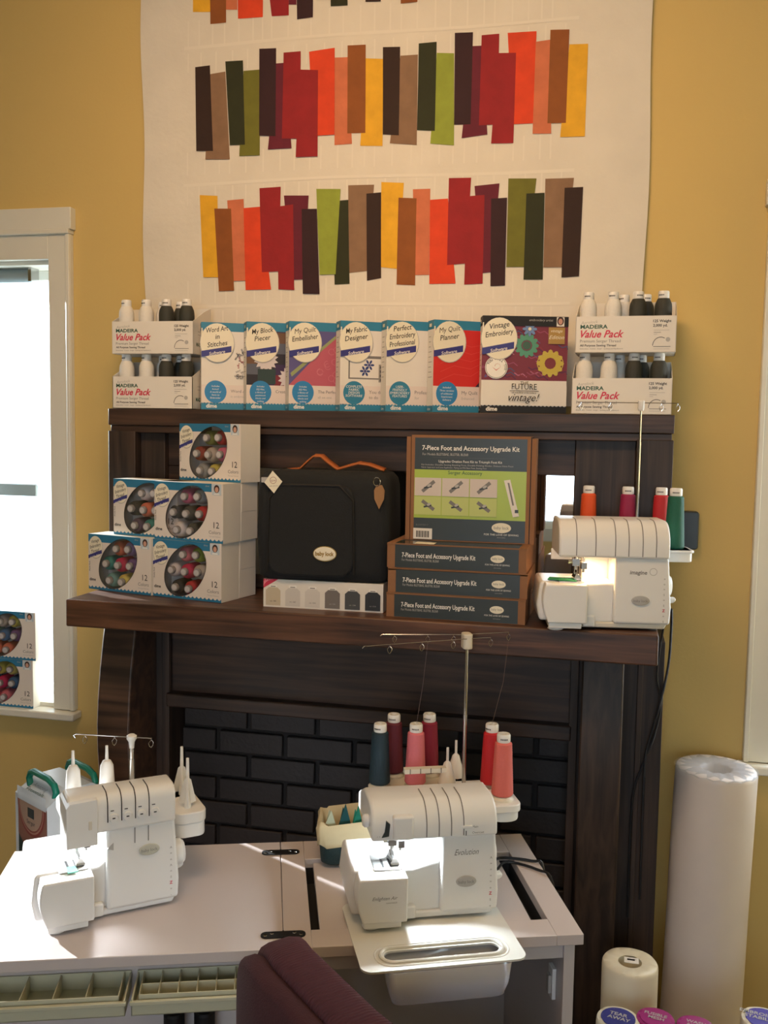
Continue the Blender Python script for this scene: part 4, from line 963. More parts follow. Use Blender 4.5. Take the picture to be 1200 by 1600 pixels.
        b.obj('hood_groove', e, smooth=0)
        b = B().box(.192, .212, -.009, -.004, .177, .182, m_white); b.obj('slide_switch', e, bevel=.001)
    if kind == 'eclipse':
        b = B().prism([(.046, zb-.018), (.100, zb-.018), (.100, Hh-.004), (.052, Hh-.006), (.046, Hh-.014)], -.008, D*.45, m_white, 'y')
        b.box(.084, .090, -.0095, -.008, zb+.012, zb+.028, m_white2)
        b.obj('head', e, bevel=.004, seg=3)
        for sx_ in slots:
            b = B().lathe([(.007, 0), (.0085, -.002), (.0075, -.005)], m_white, c=(sx_+.011, -.002, zb+.026), seg=16, ax='y')
            b.box(sx_+.0085, sx_+.0135, -.0076, -.0068, zb+.025, zb+.027, m_black); b.box(sx_+.006, sx_+.012, -.0028, -.0022, zb+.038, zb+.0395, m_black)
            b.obj('tension_dial', e, bevel=0)
        for sx_ in slots[2:]:
            B().box(sx_, sx_+.0015, .0030, .0040, .135, zb-.002, m_grey).obj('thread_slot', e, smooth=0)
        b = B().prism([(.118, .132), (.130, .142), (.130, .128)], .0030, .0040, m_lgrey, 'y'); b.obj('guide_mark', e, smooth=0)
    return e, D, Wd, Hh
def local(e, x, y, z):
    return Matrix.Translation(e.location) @ Matrix.Rotation(e.rotation_euler.z, 4, 'Z') @ Vector((x, y, z))
def lamp_in(e, x, y, z, power, color, size=.03):
    d = bpy.data.lights.new('machine_lamp_light', 'AREA'); d.energy = power; d.color = color; d.size = size
    o = bpy.data.objects.new('machine_lamp_light', d); COL.objects.link(o); o.parent = e; o.location = (x, y, z)
    o.rotation_euler = (R(-12), R(6), 0)
def pin(b_, x, y, z, holder=True):
    b_.lathe([(.011, z), (.011, z+.006), (.0075, z+.018), (.0032, z+.022), (.0030, z+.055), (.0022, z+.058)], m_white, c=(x, y, 0), seg=14)

# --- right machine on the mantel
im, D, Wd, Hh = serger('white serger on the right end of the mantel with warm lamp lit and four cones', (.222, -.434, ZM), 9, 'imagine')
lamp_in(im, .10, .05, Hh-.082, .55, (1.0, .62, .30))
b = B().box(.03, .30, D+.002, D+.012, .13, .155, m_white); b.prism(rect_round(.262, .082, .330, .168, .014), .140, .166, m_white, 'z'); b.prism(rect_round(.260, .078, .334, .170, .016), .160, .166, m_white, 'z')
b.obj('spool_stand', im, bevel=.002)
b = B().lathe([(.0035, .14), (.0035, .30), (.0028, .30), (.0028, .40), (.0022, .40), (.0022, .478)], m_metal, c=(.218, D-.008, 0), seg=10); b.obj('telescopic_pole', im)
b = B().lathe([(.005, .470), (.007, .474), (.008, .492), (.006, .494)], m_white, c=(.218, D-.008, 0), seg=14); b.obj('pole_cap', im)
b = B(); zz = .488; b.tube([(.078, D-.008, zz), (.30, D-.012, zz)], .0009, m_metal, 6)
for xx in (.085, .150, .262, .298): loop_wire(b, (xx, D-.010, zz), .9)
b.obj('thread_guide_bar', im)
def pinthing(e, pts, z):
    for x, y in pts:
        b = B(); pin(b, x, y, z); b.obj('spool_pin', e)
cz = ZM+.172
for (X, Y, c, nm) in ((.306, -.222, (224, 84, 34), 'orange thread cone, leftmost behind the serger on the mantel'), (.394, -.214, (150, 30, 76), 'magenta thread cone in the middle behind the serger on the mantel'),
                      (.468, -.212, (190, 36, 44), 'red thread cone behind the green one on the mantel')):
    make_cone(c, .132, .0205, .0165, nm, 'cones on the sergers', (X, Y, cz-.006))
g = local(im, .297, .122, 0)
make_cone((14, 92, 72), .134, .0220, .0170, 'dark green thread cone at the right front of the serger on the mantel', 'cones on the sergers', (g.x, g.y, ZM+.1662))
b = B().box(.040, .268, D+.012, D+.050, .152, .1565, m_white); b.obj('rear_shelf', im, bevel=.002)
# green cloth under the needle
def swatch(e, pts, z, c, lb):
    b = B(); V = []
    for x, y in pts: v = local(e, x, y, z); V.append((v.x, v.y, v.z))
    n = len(V); c3 = mat('swatch_%02x%02x%02x' % c, c, .8, bump=.4, bscale=500)
    V += [(x, y, zz_+.0012) for x, y, zz_ in V]
    b.add(V, [tuple(reversed(range(n))), tuple(range(n, 2*n))]+[(i, (i+1) % n, (i+1) % n+n, i+n) for i in range(n)], c3)
    tag(b.obj('fabric_swatch', smooth=0), lb, 'fabric')
swatch(im, [(.010, .020), (.070, .002), (.074, .040), (.018, .058)], .1032, (30, 130, 88), 'small green fabric swatch under the foot of the mantel serger')

# --- middle machine
ev, D2, Wd2, Hh2 = serger('white serger on the right of the table with many pink and red cones', (-.068, -.872, .7545), 23, 'evolution')
SX, SY = -.023, .001
lamp_in(ev, .085, .045, Hh2-.068, 3.0, (.85, .95, 1.0))
b = B().prism(rect_round(.118, .258, .275, .395, .02), .140, .156, m_white2, 'z'); b.prism(rect_round(.262, .165, .388, .315, .02), .140, .156, m_white, 'z')
b.box(.14, .20, D2+.003, .26, .130, .150, m_white2); b.prism(rect_round(.325, .172, .388, .235, .028), .118, .140, m_white, 'z'); b.box(.245, .335, .175, .225, .105, .140, m_white)
for (x, y) in ((.115, .30), (.190, .290), (.156, .364), (.234, .358), (.355, .202), (.355, .281)):
    b.lathe([(.024, .154), (.024, .160), (.019, .166)], m_white2, c=(x, y, 0), seg=20)
b.xf(Matrix.Translation((SX, SY, -.012))).obj('spool_stand', ev, bevel=.002)
b = B().box(.120, .205, D2+.004, D2+.020, Hh2-.006, Hh2+.003, m_white2)
for k in range(4): b.box(.130+.021*k, .131+.021*k, D2+.003, D2+.005, Hh2-.006, Hh2+.004, m_black)
b.obj('thread_guide_plate', ev)
for (x, y, c, nm) in ((.115, .300, (14, 44, 58), 'dark teal thread cone, leftmost on the table serger'), (.190, .290, (216, 116, 128), 'light pink thread cone behind the table serger'),
                      (.156, .364, (96, 24, 42), 'maroon thread cone, back left on the table serger'), (.234, .358, (136, 20, 50), 'crimson thread cone behind the light pink one'),
                      (.355, .202, (222, 112, 104), 'salmon thread cone at the right front of the table serger'), (.350, .270, (196, 30, 40), 'bright red thread cone beside the salmon one')):
    l = local(ev, x+SX, y+SY, .1542)
    make_cone(c, .128, .0225, .0175, nm, 'cones on the sergers', tuple(l))
for x, y in ((.262, .300), (.292, .345)):
    x += SX; y += SY; b = B(); b.lathe([(.020, .144), (.018, .156), (.008, .190), (.003, .195), (.0028, .224)], m_white, c=(x, y, 0), seg=12); b.obj('spool_pin', ev)
px_, py_ = .272, .286
b = B().lathe([(.0045, .15), (.0045, .30), (.0038, .30), (.0038, .39), (.0032, .39), (.0032, .449)], m_metal, c=(px_, py_, 0), seg=12); b.obj('telescopic_pole', ev)
b = B().prism(rect_round(px_-.010, py_-.014, px_+.010, py_+.018, .008), .442, .474, m_white2, 'z'); b.obj('pole_cap', ev, bevel=.002)
b = B(); z1, z2 = .465, .468
b.tube([(px_-.232, py_-.060, z1-.004), (px_-.229, py_-.064, z1+.001), (px_-.222, py_-.060, z1), (px_, py_-.012, z1), (px_+.05, py_-.006, z1)], .0010, m_metal, 6)
b.tube([(px_-.180, py_+.035, z2-.003), (px_-.176, py_+.034, z2), (px_, py_+.015, z2), (px_+.10, py_+.03, z2)], .0010, m_metal, 6)
for k, (xx, yy) in enumerate(((-.175, -.050), (-.105, -.035), (-.035, -.020), (.05, -.006))): loop_wire(b, (px_+xx, py_+yy, z1), .95)
for k, (xx, yy) in enumerate(((-.150, .032), (-.080, .024), (-.025, .018), (.10, .03))): loop_wire(b, (px_+xx, py_+yy, z2), .9)
b.obj('thread_guide_bar', ev)
def strand(pts, c, lb):
    o = B().tube(pts, .0004, mat('strand_%02x%02x%02x' % c, c, .6), 4).obj('thread_strand'); tag(o, lb, 'thread')
a = local(ev, .191+SX, .291+SY, .282); c_ = local(ev, px_-.080, py_+.022, z2-.018); strand([tuple(a), tuple((a+c_)/2+Vector((.002, 0, 0))), tuple(c_)], (120, 100, 100), 'fine thread rising from the light pink cone to the wire guide')
a = local(ev, .350+SX, .270+SY, .282); c_ = local(ev, px_+.10, py_+.03, z2-.018); strand([tuple(a), tuple((a+c_)/2+Vector((.006, 0, .0))), tuple(c_)], (110, 84, 70), 'fine thread rising from the bright red cone to the wire guide')

# --- left machine
ec, D3, Wd3, Hh3 = serger('white sunlit serger at the left end of the table with empty spool pins', (-.606, -1.030, .7502), 40, 'eclipse')
lamp_in(ec, .10, .05, Hh3-.092, .9, (.95, .98, 1.0))
b = B().box(.075, .30, D3+.001, D3+.035, .140, .150, m_white); b.prism(rect_round(.258, .060, .325, .205, .022), .128, .150, m_white, 'z'); b.prism(rect_round(.262, .062, .322, .150, .018), .100, .128, m_white, 'z')
b.box(.235, .27, .12, .15, .11, .145, m_white)
b.obj('spool_stand', ec, bevel=.002)
for x, y, t in ((.085, D3+.012, .060), (.150, D3+.016, .063)):
    b = B().lathe([(.018, .150), (.013, Hh3-.004), (.008, Hh3+.006), (.0036, Hh3+.008), (.0028, Hh3+.036)], m_white, c=(x, y, 0), seg=14); b.obj('spool_pin', ec)
for x, y in ((.292, .092), (.300, .165)):
    b = B().lathe([(.007, .150), (.006, .165), (.0045, .167), (.003, .250)], m_white, c=(x, y, 0), seg=12)
    for k in range(3):
        t = R(120*k+20); b.prism([(0, .155), (.020, .158), (.008, .205), (0, .212)], -.0006, .0006, m_white, 'y'); b.xf(Matrix.Translation((x, y, 0)) @ Matrix.Rotation(t, 4, 'Z'), len(b.v)-8)
    b.obj('spool_pin', ec)
b = B().lathe([(.006, .15), (.006, .24), (.005, .24), (.005, .272)], m_metal, c=(.198, D3+.012, 0), seg=12); b.obj('telescopic_pole', ec)
b = B().lathe([(.005, .262), (.006, .275), (.010, .281), (.010, .287), (.006, .290)], m_white, c=(.198, D3+.012, 0), seg=16); b.obj('pole_cap', ec)
b = B(); gx, gy, gz = .198, D3+.012, .284
def gp(s_, dz=0): return (gx+s_*.83, gy-s_*.56, gz+dz)
b.tube([gp(-.118, -.008), gp(-.122, -.003), gp(-.116, 0), gp(-.10, 0), gp(0, 0), gp(.042, 0)], .0011, m_metal, 6)
for s_ in (-.098, -.036, .040): loop_wire(b, gp(s_), .95)
b.obj('thread_guide_bar', ec)
swatch(ec, [(.048, -.005), (.066, -.004), (.064, .02), (.05, .02)], .1032, (90, 190, 160), 'pale green fabric scrap on the bed of the left table serger')

# ------------------------------------------------------------------ sewing table
tb = thing('sewing_cabinet', 'white laminate sewing cabinet table with folding left leaf and open door', 'table', (-.699, -1.157, 0), 20)
m_lam = mat('white_laminate', (206, 196, 194), 0.22, noise=.015, nscale=5)
m_lamd = mat('laminate_edge', (196, 190, 190), 0.35)
m_gap = mat('dark_gap', (45, 45, 47), .7)
TW, TD = 1.10, .44
b = B().box(0, .5595, 0, TD, .730, .750, m_lam); leaf_o = b.obj('leaf', tb, bevel=.0015)
b = B(); b.box(.5605, .61, 0, TD, .730, .750, m_lam).box(1.05, TW, 0, TD, .730, .750, m_lam).box(.61, 1.05, 0, .06, .730, .750, m_lam).box(.61, 1.05, .35, TD, .730, .750, m_lam); b.obj('table_top', tb, bevel=.0012)
b = B().box(.627, 1.022, .066, .345, .728, .743, m_lam); b.obj('lift_platform', tb, bevel=.001)
b = B().box(.605, 1.055, .055, .355, .690, .695, m_gap).box(.600, .609, .05, .36, .69, .73, m_gap).box(1.051, 1.06, .05, .36, .69, .73, m_gap).box(.6, 1.06, .05, .0595, .69, .73, m_gap).box(.6, 1.06, .3505, .36, .69, .73, m_gap); b.obj('recess_box', tb, smooth=0)
for yy in (.045, .385):
    b = B().prism(rect_round(.52, yy-.011, .60, yy+.011, .0105), .7502, .7522, m_dark, 'z'); b.box(.5585, .5615, yy-.011, yy+.011, .7520, .7532, m_dark)
    for sx_ in (.528, .540, .580, .592): b.lathe([(.0035, .7522), (.003, .7532)], m_metal, c=(sx_, yy+(.004 if sx_ in (.540, .580) else -.002), 0), seg=10)
    b.obj('hinge', leaf_o)
b = B().box(1.066, 1.086, .006, .43, .03, .7295, m_lamd).box(.57, .588, .02, .43, .03, .7295, m_lamd).box(.588, 1.066, .415, .43, .03, .7295, m_lamd).box(.588, 1.066, .02, .415, .03, .05, m_lamd).box(.588, 1.066, .012, .03, .70, .7295, m_lamd)
b.obj('cabinet_body', tb, bevel=.001)
b = B().box(.004, .556, .046, .064, .03, .722, m_lam); door_o = b.obj('door', tb, bevel=.001, label='opened door panel with two tray bins')
b = B().box(1.058, 1.0655, .045, .07, .60, .66, m_white).box(1.052, 1.058, .05, .065, .61, .645, m_lgrey); b.obj('door_catch', tb, bevel=.001)
for fx, fy in ((.575, .03), (1.07, .03), (.575, .4), (1.07, .4), (.01, .047), (.54, .047)):
    B().lathe([(.008, 0), (.012, .004), (.012, .03)], m_dark, c=(fx+.006, fy+.008, 0), seg=12).obj('caster', tb)
m_tray = mat('beige_tray', (196, 194, 168), .45)
def tray(x0, x1, cells, rows_):
    e = B(); y0, y1, z0, z1 = -.042, .044, .668, .700; t = .003
    e.box(x0, x1, y0, y1, z0, z0+t, m_tray).box(x0, x1, y0, y0+t, z0, z1-.008, m_tray).box(x0, x1, y1-t, y1, z0, z1, m_tray).box(x0, x0+t, y0, y1, z0, z1-.003, m_tray).box(x1-t, x1, y0, y1, z0, z1-.003, m_tray)
    e.box(x0-.002, x1+.002, y0-.004, y0+t, z1-.012, z1-.006, m_tray)
    n = cells
    for i in range(n):
        a0 = x0+.012+(x1-x0-.024)*i/n
        e.box(a0-.001, a0+.001, y0+.008, y1-.004, z0, z1, m_tray)
    e.box(x1-.013, x1-.011, y0+.008, y1-.004, z0, z1, m_tray); e.box(x0+.011, x1-.011, y0+.008, y0+.010, z0, z1, m_tray)
    if rows_ == 2: e.box(x0+.012, x1-.012, .002, .004, z0, z1-.002, m_tray)
    return e.obj('tray_bin', door_o, bevel=.0008)
tray(.004, .296, 5, 1); tray(.306, .552, 7, 2)
# bottles in the lower door rack
B().box(.30, .552, -.03, .045, .55, .553, m_tray).box(.30, .552, -.03, -.027, .55, .575, m_tray).obj('lower_rack', door_o)
for i, xx in enumerate((.372, .424)):
    l = local(tb, xx, .008, .5532); e = thing('paint_bottle', 'dark blue capped bottle in the door rack, %s one' % ('left' if i == 0 else 'right'), 'bottle', tuple(l), 20, 'bottles in the cabinet door')
    B().lathe([(.019, 0), (.020, .004), (.020, .050), (.012, .060)], mat('bottle_blue', (30, 40, 110), .25), seg=20).obj('bottle', e)
    b = B().lathe([(.013, .060), (.018, .062), (.018, .084), (.015, .088), (.010, .088)], m_dark, seg=20); b.obj('cap', e)

# waste tray under the middle serger
wt = thing('scrap_tray', 'clear white trim catching tray with oval slot in front of the table serger', 'tray', (-.020, -1.012, .7503), 24)
m_tr = mat('translucent_white', (222, 222, 216), .25)
pl_o = [Vector((x, y, 0)) for x, y in rect_round(0, 0, .290, .24, .02)]; pl_h = [Vector((x, y, 0)) for x, y in reversed(rect_round(.046, .030, .250, .060, .0145))]
al = pl_o+pl_h; tr = tessellate_polygon([pl_o, pl_h]); V = [(v.x, v.y, 0) for v in al]+[(v.x, v.y, .0035) for v in al]; n = len(al); F = []
for t in tr:
    a0, a1, a2 = (al[i] for i in t); t = tuple(t) if (a1-a0).cross(a2-a0).z > 0 else tuple(reversed(t))
    F.append(tuple(i+n for i in t)); F.append(tuple(reversed(t)))
n1 = len(pl_o)
for i in range(n1): j = (i+1) % n1; F.append((i, j, j+n, i+n))
n2 = len(pl_h)
for i in range(n2): j = (i+1) % n2; F.append((n1+i, n1+j, n1+j+n, n1+i+n))
b = B().add(V, F, m_tr)
rim = rect_round(.040, .022, .256, .068, .022, 8); b.tube([(x, y, .0045) for x, y in rim], .0035, m_tr, 8, True)
rim = rect_round(.030, .012, .266, .078, .030, 8); b.tube([(x, y, .0030) for x, y in rim], .0018, m_tr, 8, True)
b.obj('tray_plate', wt, bevel=0)
m_bin = clear('frosted_bin', (225, 225, 235), .06, .42)
b = B(); V = []; F = []
for z, g in ((-.001, 0), (-.040, .004), (-.062, .010), (-.067, .016)):
    for x, y in rect_round(.045+g, -.004+g, .262-g, .064-g, .012-.0*g): V.append((x, y, z))
k = len(rect_round(0, 0, 1, 1, .1))
for j in range(3):
    for i in range(k): F.append((j*k+i, (j+1)*k+i, (j+1)*k+(i+1) % k, j*k+(i+1) % k))
F.append(tuple(range(3*k, 4*k)))
b.add(V, F, m_bin); o = b.obj('scrap_bin', wt, solid=.0015, smooth=50)

# basket with cream lining
bs = thing('lined_basket', 'small dark teal basket with cream cloth lining on the table', 'basket', (-.205, -.640, .7502), 14)
b = B(); m_teald = mat('basket_teal', (30, 62, 68), .6, bump=.6, bscale=300)
V = []; F = []
k = len(rect_round(0, 0, 1, 1, .1))
lv = ((0, .004, 0), (.004, 0, 0), (.050, -.004, 0), (.062, -.005, 0))
for z, g, _ in lv:
    for x, y in rect_round(g, g, .115-g, .085-g, .018): V.append((x, y, z))
for j in range(3):
    for i in range(k): F.append((j*k+i, j*k+(i+1) % k, (j+1)*k+(i+1) % k, (j+1)*k+i))
F.append(tuple(reversed(range(k)))); b.add(V, F, m_teald); b.obj('basket_body', bs, solid=.003, smooth=50)
b = B(); V = []; F = []
m_cloth = mat('cream_cloth', (196, 182, 146), .85, noise=.06, nscale=60)
for z, g in ((.042, -.007), (.060, -.009), (.080, -.010), (.090, -.006), (.084, .002), (.05, .006), (.02, .008)):
    for i, (x, y) in enumerate(rect_round(g, g, .115-g, .085-g, .020)): V.append((x+.0015*math.sin(i*1.9+z*80), y+.0015*math.cos(i*2.3), z+.004*math.sin(i*1.3)+.08*x*(1 if z > .04 else 0)))
for j in range(6):
    for i in range(k): F.append((j*k+i, j*k+(i+1) % k, (j+1)*k+(i+1) % k, (j+1)*k+i))
F.append(tuple(range(6*k, 7*k)))
b.add(V, F, m_cloth); b.obj('cloth_lining', bs, smooth=60)
for i, (x, y, c, nm) in enumerate(((.018, .035, (196, 206, 180), 'pale'), (.048, .050, (30, 90, 96), 'dark teal'), (.075, .040, (40, 150, 130), 'bright teal'))):
    l = local(bs, x, y, .078); b = B().prism([(-.014, -.012), (.014, -.012), (.002, .034 if i else .026)], -.001, .001, mat('corner_%d' % i, c, .8), 'y').prism([(-.010, -.012), (.012, -.012), (-.002, .026)], .004, .006, mat('corner_%d' % i, c, .8), 'y')
    o = b.obj('fabric_piece', smooth=0); o.location = l; o.rotation_euler = (0, 0, R(20+15*i)); tag(o, '%s fabric corner sticking out of the lined basket' % nm, 'fabric')

# power cords on the table and beside the mantel
m_cord = mat('black_cord', (24, 24, 26), .45)
def cord(pts, r, lb):
    P = [Vector(p) for p in pts]; out = []
    for i in range(len(P)-1):
        p0 = P[max(0, i-1)]; p1 = P[i]; p2 = P[i+1]; p3 = P[min(len(P)-1, i+2)]
        for t in (0, .2, .4, .6, .8):
            out.append(.5*((2*p1)+(-p0+p2)*t+(2*p0-5*p1+4*p2-p3)*t*t+(-p0+3*p1-3*p2+p3)*t**3))
    out.append(P[-1]); tag(B().tube(out, r, m_cord, 6).obj('power_cord'), lb, 'cord')
cord([tuple(local(ev, Wd2-.02, D2+.001, .04)), tuple(local(ev, Wd2+.035, D2-.01, .0135)), tuple(local(tb, 1.03, .295, .753)), tuple(local(tb, 1.085, .255, .753)), tuple(local(tb, 1.108, .22, .74)), tuple(local(tb, 1.116, .20, .60)), tuple(local(tb, 1.12, .2, .35))], .0028, 'black power cord from the table serger, curving lower over the edge')
cord([tuple(local(ev, Wd2-.03, D2+.001, .05)), tuple(local(ev, Wd2+.035, D2+.012, .0135)), tuple(local(tb, 1.02, .315, .753)), tuple(local(tb, 1.085, .295, .753)), tuple(local(tb, 1.106, .28, .745)), tuple(local(tb, 1.113, .27, .62)), tuple(local(tb, 1.12, .27, .35))], .0028, 'black power cord from the table serger, nearer the back edge')
cord([(.497, -.26, 1.262), (.500, -.235, 1.22), (.498, -.215, 1.12), (.478, -.205, 1.0), (.462, -.20, .93), (.455, -.2, .86), (.456, -.2, .55)], .0030, 'black power cord hanging outermost down the mantel side')
cord([(.492, -.25, 1.262), (.482, -.235, 1.21), (.474, -.215, 1.10), (.486, -.205, 1.03), (.474, -.2, .95), (.452, -.198, .88), (.430, -.196, .78), (.43, -.196, .5)], .0028, 'black power cord hanging inner of the two down the mantel side')
# black wall box
o = B().prism(rect_round(.520, 1.372, .569, 1.466, .008), -.028, -.0005, mat('wallbox', (44, 54, 60), .4), 'y').obj('wall_phone_box', bevel=.003); tag(o, 'small dark grey box on the wall behind the green cone', 'wall box')

# ------------------------------------------------------------------ clear bag with green handles
st = thing('stool', 'small wooden stool behind the left end of the table', 'stool', (-.845, -.560, 0), -28)
B().box(-.10, .10, -.09, .09, .47, .50, m_mantel).obj('seat', st, bevel=.004)
for sx_ in (-.08, .08):
    for sy in (-.07, .07): B().box(sx_-.012, sx_+.012, sy-.012, sy+.012, 0, .47, m_mantel).obj('leg', st)
bg = thing('carry_bag', 'clear plastic bag with printed front and green handles behind the left serger', 'bag', (-.945, -.598, .5005), -29)
m_bagp = mat('bag_plastic', (214, 222, 228), .25, trans=.35)
b = B(); w, d, h = .142, .16, .315
b.box(0, w, 0, d, 0, h, m_bagp)
p = Print(b, (0, 0, 0), (1, 0, 0), (0, 0, 1), .0003)
p.rect(.014, .0, w, h-.006, ink((34, 52, 50))); p.poly([(.014, h-.09), (.05, h-.12), (.10, h-.14), (w, h-.15), (w, h-.006), (.014, h-.006)], ink((120, 82, 70)))

def arc_fill(rx, ry, m_):
    pts = [(w*.52+rx*math.cos(R(a_)), h-.008+ry*math.sin(R(a_))) for a_ in range(180, 361, 12)]; p.poly(pts, m_)
arc_fill(.062, .075, ink((116, 50, 48))); arc_fill(.057, .069, ink((150, 110, 96))); arc_fill(.054, .065, ink((120, 60, 56))); arc_fill(.051, .061, ink((150, 124, 108))); p.rect(w*.42, h-.040, w*.62, h-.018, m_char); p.text('Serger', w*.52, h-.055, .014, m_char, 'c')
p.rect(.014, h-.008, w, h+.022, m_bagp)
for xx in (.045, .085): p.rect(xx, .0, xx+.005, h-.11, ink((120, 140, 130)))
b.obj('printed_body', bg, bevel=0, smooth=0)
b = B().prism([(0, h), (.0, h+.001), (.05, h+.030), (.11, h+.030), (d, h+.001), (d, h)], 0, w, m_bagp, 'x')
p = Print(b, (0, .0, h+.0012), (1, 0, 0), (0, .86, .50), .0004); p.text('Amazing', .03, .030, .015, m_grey, wid=.06, shear=.2); p.text('Essentials', .022, .014, .016, m_green, wid=.075, shear=.2)
b.obj('folded_top', bg, bevel=0, smooth=0)
m_hand = mat('handle_green', (14, 108, 90), .3)
for yy in (.028, .125):
    b = B(); hp = [(.018, h+.012), (.012, h+.030), (.020, h+.044), (.036, h+.050), (.100, h+.048), (.124, h+.040), (.132, h+.026), (.126, h+.010)]
    b.tube([(x, yy, z) for x, z in hp], .0075, m_hand, 10); b.obj('handle', bg)

# ------------------------------------------------------------------ office chair
m_up = mat('maroon_cloth', (84, 38, 47), .9, noise=.15, nscale=90)
N = m_up.node_tree.nodes; L = m_up.node_tree.links
tc = N.new('ShaderNodeTexCoord'); wv = N.new('ShaderNodeTexWave'); wv.inputs['Scale'].default_value = 58; wv.bands_direction = 'X'; wv.inputs['Distortion'].default_value = .4
L.new(tc.outputs['Object'], wv.inputs['Vector']); bp_ = N.new('ShaderNodeBump'); bp_.inputs['Strength'].default_value = .7; bp_.inputs['Distance'].default_value = .002
L.new(wv.outputs[1], bp_.inputs['Height']); L.new(bp_.outputs[0], N['Principled BSDF'].inputs['Normal'])
m_up2 = mat('maroon_back_cloth', (74, 34, 41), .9, noise=.15, nscale=90, bump=.6, bscale=400)
CH = thing('office_chair', 'maroon fabric office chair drawn up to the table', 'chair', (.022, -1.40, 0), -44)
# local: x = width of the back, +y = towards the seat
def pad(name, wx, hz, th, zc, bow, m, y0, parent, rc=.10, top_bulge=0):
    V = []; F = []; ring_ = rect_round(-wx/2, -hz/2, wx/2, hz/2, rc, 8); n = len(ring_)
    def pt(x, z, y):
        return (x, y0+y+bow*(1-(2*x/wx)**2)*-1+bow, zc+z)
    levels = [(0, .80), (.06*th, .93), (.25*th, 1.0), (.75*th, 1.0), (.94*th, .93), (th, .80)]
    for y, s_ in levels:
        for x, z in ring_: V.append(pt(x*(1-(1-s_)*.18), z*(1-(1-s_)*.18), y))
    for j in range(len(levels)-1):
        for i in range(n): F.append((j*n+i, (j+1)*n+i, (j+1)*n+(i+1) % n, j*n+(i+1) % n))
    for lvl, yy, rev in ((0, 0, True), (len(levels)-1, th, False)):
        base_ = lvl*n; k0 = len(V)
        for s_ in (.66, .33):
            for x, z in ring_: V.append(pt(x*s_, z*s_, yy-(.004 if rev else -.006)*(1-s_)))
        V.append(pt(0, 0, yy-(.005 if rev else -.008)))
        seq = [base_, k0, k0+n]
        for q0, q1 in zip(seq, seq[1:]):
            for i in range(n):
                f = (q0+i, q0+(i+1) % n, q1+(i+1) % n, q1+i); F.append(f if rev else tuple(reversed(f)))
        for i in range(n):
            f = (k0+n+i, k0+n+(i+1) % n, len(V)-1); F.append(f if rev else tuple(reversed(f)))
    b = B().add(V, F, m); return b.obj(name, parent, smooth=80)
bk_ = pad('backrest', .46, .44, .062, .745, .05, m_up, -.03, CH, .15)
pad('back_cover', .45, .43, .030, .743, .05, m_up2, -.060, bk_, .15)
b = B().prism(rect_round(-.235, .06, .235, .50, .09), .47, .545, m_up, 'z'); b.obj('seat', CH, bevel=.02, seg=4)
B().box(-.025, .025, -.075, -.045, .40, .72, m_dark).box(-.025, .025, -.06, .25, .40, .412, m_dark).box(-.1, .1, .15, .35, .44, .47, m_dark).obj('back_bar', CH, bevel=.004)
B().lathe([(.028, .09), (.028, .28), (.018, .28), (.018, .44)], m_dark, c=(0, .27, 0), seg=18).obj('gas_column', CH)
for k in range(5):
    a = R(72*k+10); b = B().prism([(0, .10), (.02, .10), (.28, .075), (.28, .06), (0, .065)], -.018, .018, m_dark, 'y'); b.xf(Matrix.Translation((0, .27, 0)) @ Matrix.Rotation(a, 4, 'Z'))
    lg = b.obj('base_leg', CH, bevel=.003)
    B().lathe([(.025, -.012), (.028, -.008), (.028, .008), (.025, .012)], m_dark, c=(.27*math.cos(a), .27+.27*math.sin(a), .028), seg=16, ax='x').obj('caster', lg)
B()

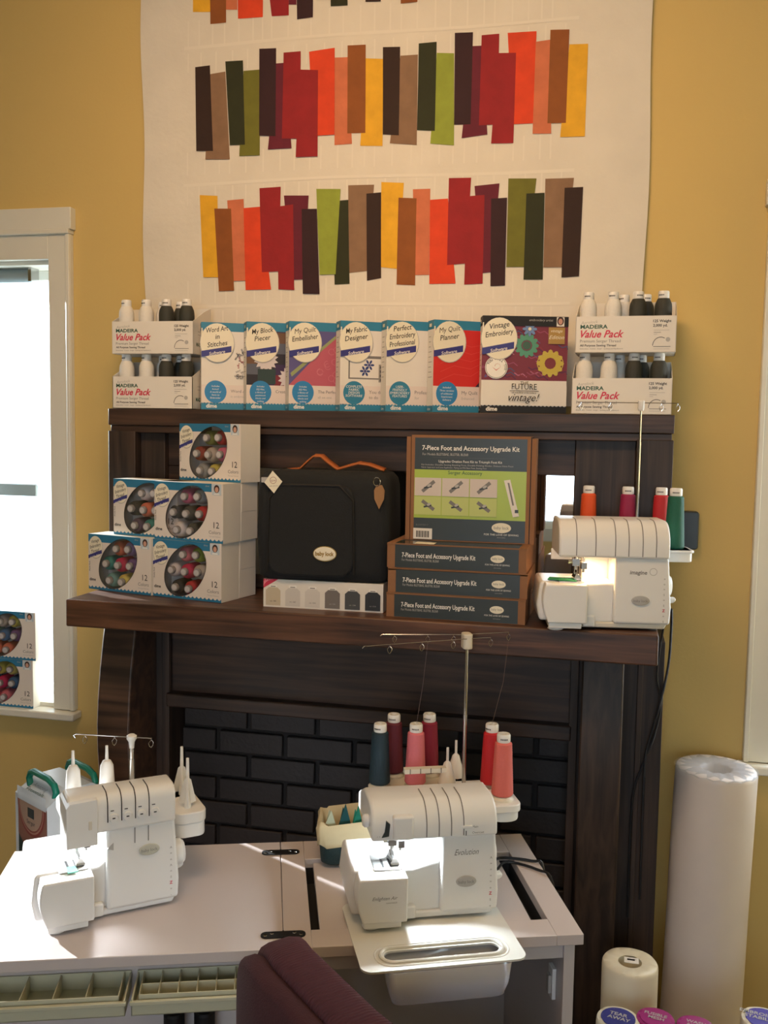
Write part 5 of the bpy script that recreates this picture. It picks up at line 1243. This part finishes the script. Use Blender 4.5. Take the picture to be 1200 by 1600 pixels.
# ------------------------------------------------------------------ rolls on the floor at right
m_batt = mat('wrapped_batting', (214, 206, 200), .35, noise=.05, nscale=12, bump=.5, bscale=14)
m_batt2 = mat('cream_roll', (216, 208, 186), .45, noise=.04, nscale=14, bump=.4, bscale=18)
def roll(loc, r, h, m, name, label, lean=(0, 0), hub=.35, labelink=None, txt=None, cat='fabric roll', group=None):
    e = thing(name, label, cat, loc, 0, group); e.rotation_euler = (R(lean[0]), R(lean[1]), 0)
    b = B(); V = []; F = []; seg = 48; hs = [0, .004]+[h*i/12 for i in range(1, 12)]+[h-.012, h-.004, h]
    rs = [.97, 1]+[1]*11+[1, .985, .95]
    for hz, rr_ in zip(hs, rs):
        for i in range(seg):
            a = 2*math.pi*i/seg; q = r*rr_*(1+.008*math.sin(a*5+hz*6)+.005*math.sin(a*9-hz*11)); V.append((q*math.cos(a), q*math.sin(a), hz))
    n = len(hs)
    for j in range(n-1):
        for i in range(seg): F.append((j*seg+i, j*seg+(i+1) % seg, (j+1)*seg+(i+1) % seg, (j+1)*seg+i))
    F.append(tuple(reversed(range(seg))))
    k0 = len(V)
    for q, z in ((.7, h+.001), (.42, h-.001), (hub, h-.004), (hub*.9, h-.03)):
        for i in range(seg): a = 2*math.pi*i/seg; V.append((r*q*math.cos(a), r*q*math.sin(a), z+(.0012*math.sin(a*11) if q > hub else 0)))
    prev = (n-1)*seg
    for q in range(4):
        for i in range(seg): F.append((prev+i, prev+(i+1) % seg, k0+q*seg+(i+1) % seg, k0+q*seg+i))
        prev = k0+q*seg
    F.append(tuple(range(prev, prev+seg)))
    b.add(V, F, m); b.obj('wrapped_roll', e, smooth=60)
    if labelink:
        b = B().lathe([(r*.78, h), (r*.78, h+.002), (r*.3, h+.0025)], labelink, seg=36)
        p = Print(b, (0, 0, h+.0026), (1, 0, 0), (0, 1, 0), .0003)
        for j, ln in enumerate(txt): p.text(ln, 0, r*(.12-.34*j), r*.34, m_lgrey, 'c', -12, 0, .02)
        b.obj('end_label', e)
    return e
e = roll((.603, -.150, 0), .093, .872, m_batt, 'batting_roll', 'tall white batting roll in clear wrap standing at the right by the window', (0, 1.2), .36)
m_clr = clear('crinkle_wrap', (238, 242, 250), .18, .12)
b = B(); V = [(0, 0, .876)]; F = []
for i in range(36):
    a = 2*math.pi*i/36; V.append((.0955*math.cos(a), .0955*math.sin(a), .868+.003*(i % 2))); V.append((.05*math.cos(a+.05), .05*math.sin(a+.05), .8755+.004*((i*7) % 5)/5))
for i in range(36):
    j = (i+1) % 36; F.append((1+2*i, 1+2*j, 2+2*j, 2+2*i)); F.append((2+2*i, 2+2*j, 0))
b.add(V, F, m_clr); b.obj('plastic_wrap', e, smooth=0)
e = roll((.430, -.440, 0), .059, .525, m_batt2, 'batting_roll', 'short cream roll in clear wrap with a paper tag, standing left of the tall roll', (0, 0), .5)
B().box(-.012, .018, -.01, .012, .5262, .5272, m_card).box(-.006, .010, .0, .006, .5272, .5275, m_black).obj('paper_tag', e)
for (x, y, r, h, mm, ik, tx, lb) in ((.405, -.612, .043, .498, m_batt2, m_navy, ['TEAR', 'AWAY'], 'small roll with navy end label, leftmost at the bottom right'),
                            (.477, -.596, .038, .500, mat('magenta_wrap', (150, 40, 112), .35), mat('magenta_label', (152, 44, 116), .35), ['FUSIBLE', 'MESH'], 'magenta ended roll beside the navy labelled one'),
                            (.553, -.600, .038, .498, mat('magenta_wrap'), mat('magenta_label'), ['WASH', 'AWAY'], 'magenta ended roll in the middle of the bottom right row'),
                            (.633, -.590, .040, .462, m_batt2, m_navy, ['CUT', 'AWAY'], 'roll with navy end label, lower than the others in the bottom right row'),
                            (.690, -.520, .044, .486, m_batt2, mat('violet_label', (70, 60, 160), .4), ['EMBROIDERY', 'STABILIZER'], 'roll with violet blue end label at the far bottom right')):
    roll((x, y, 0), r, h, mm, 'stabilizer_roll', lb, (0, 0), .3, ik, tx, 'stabilizer roll', 'stabilizer rolls standing on the floor')
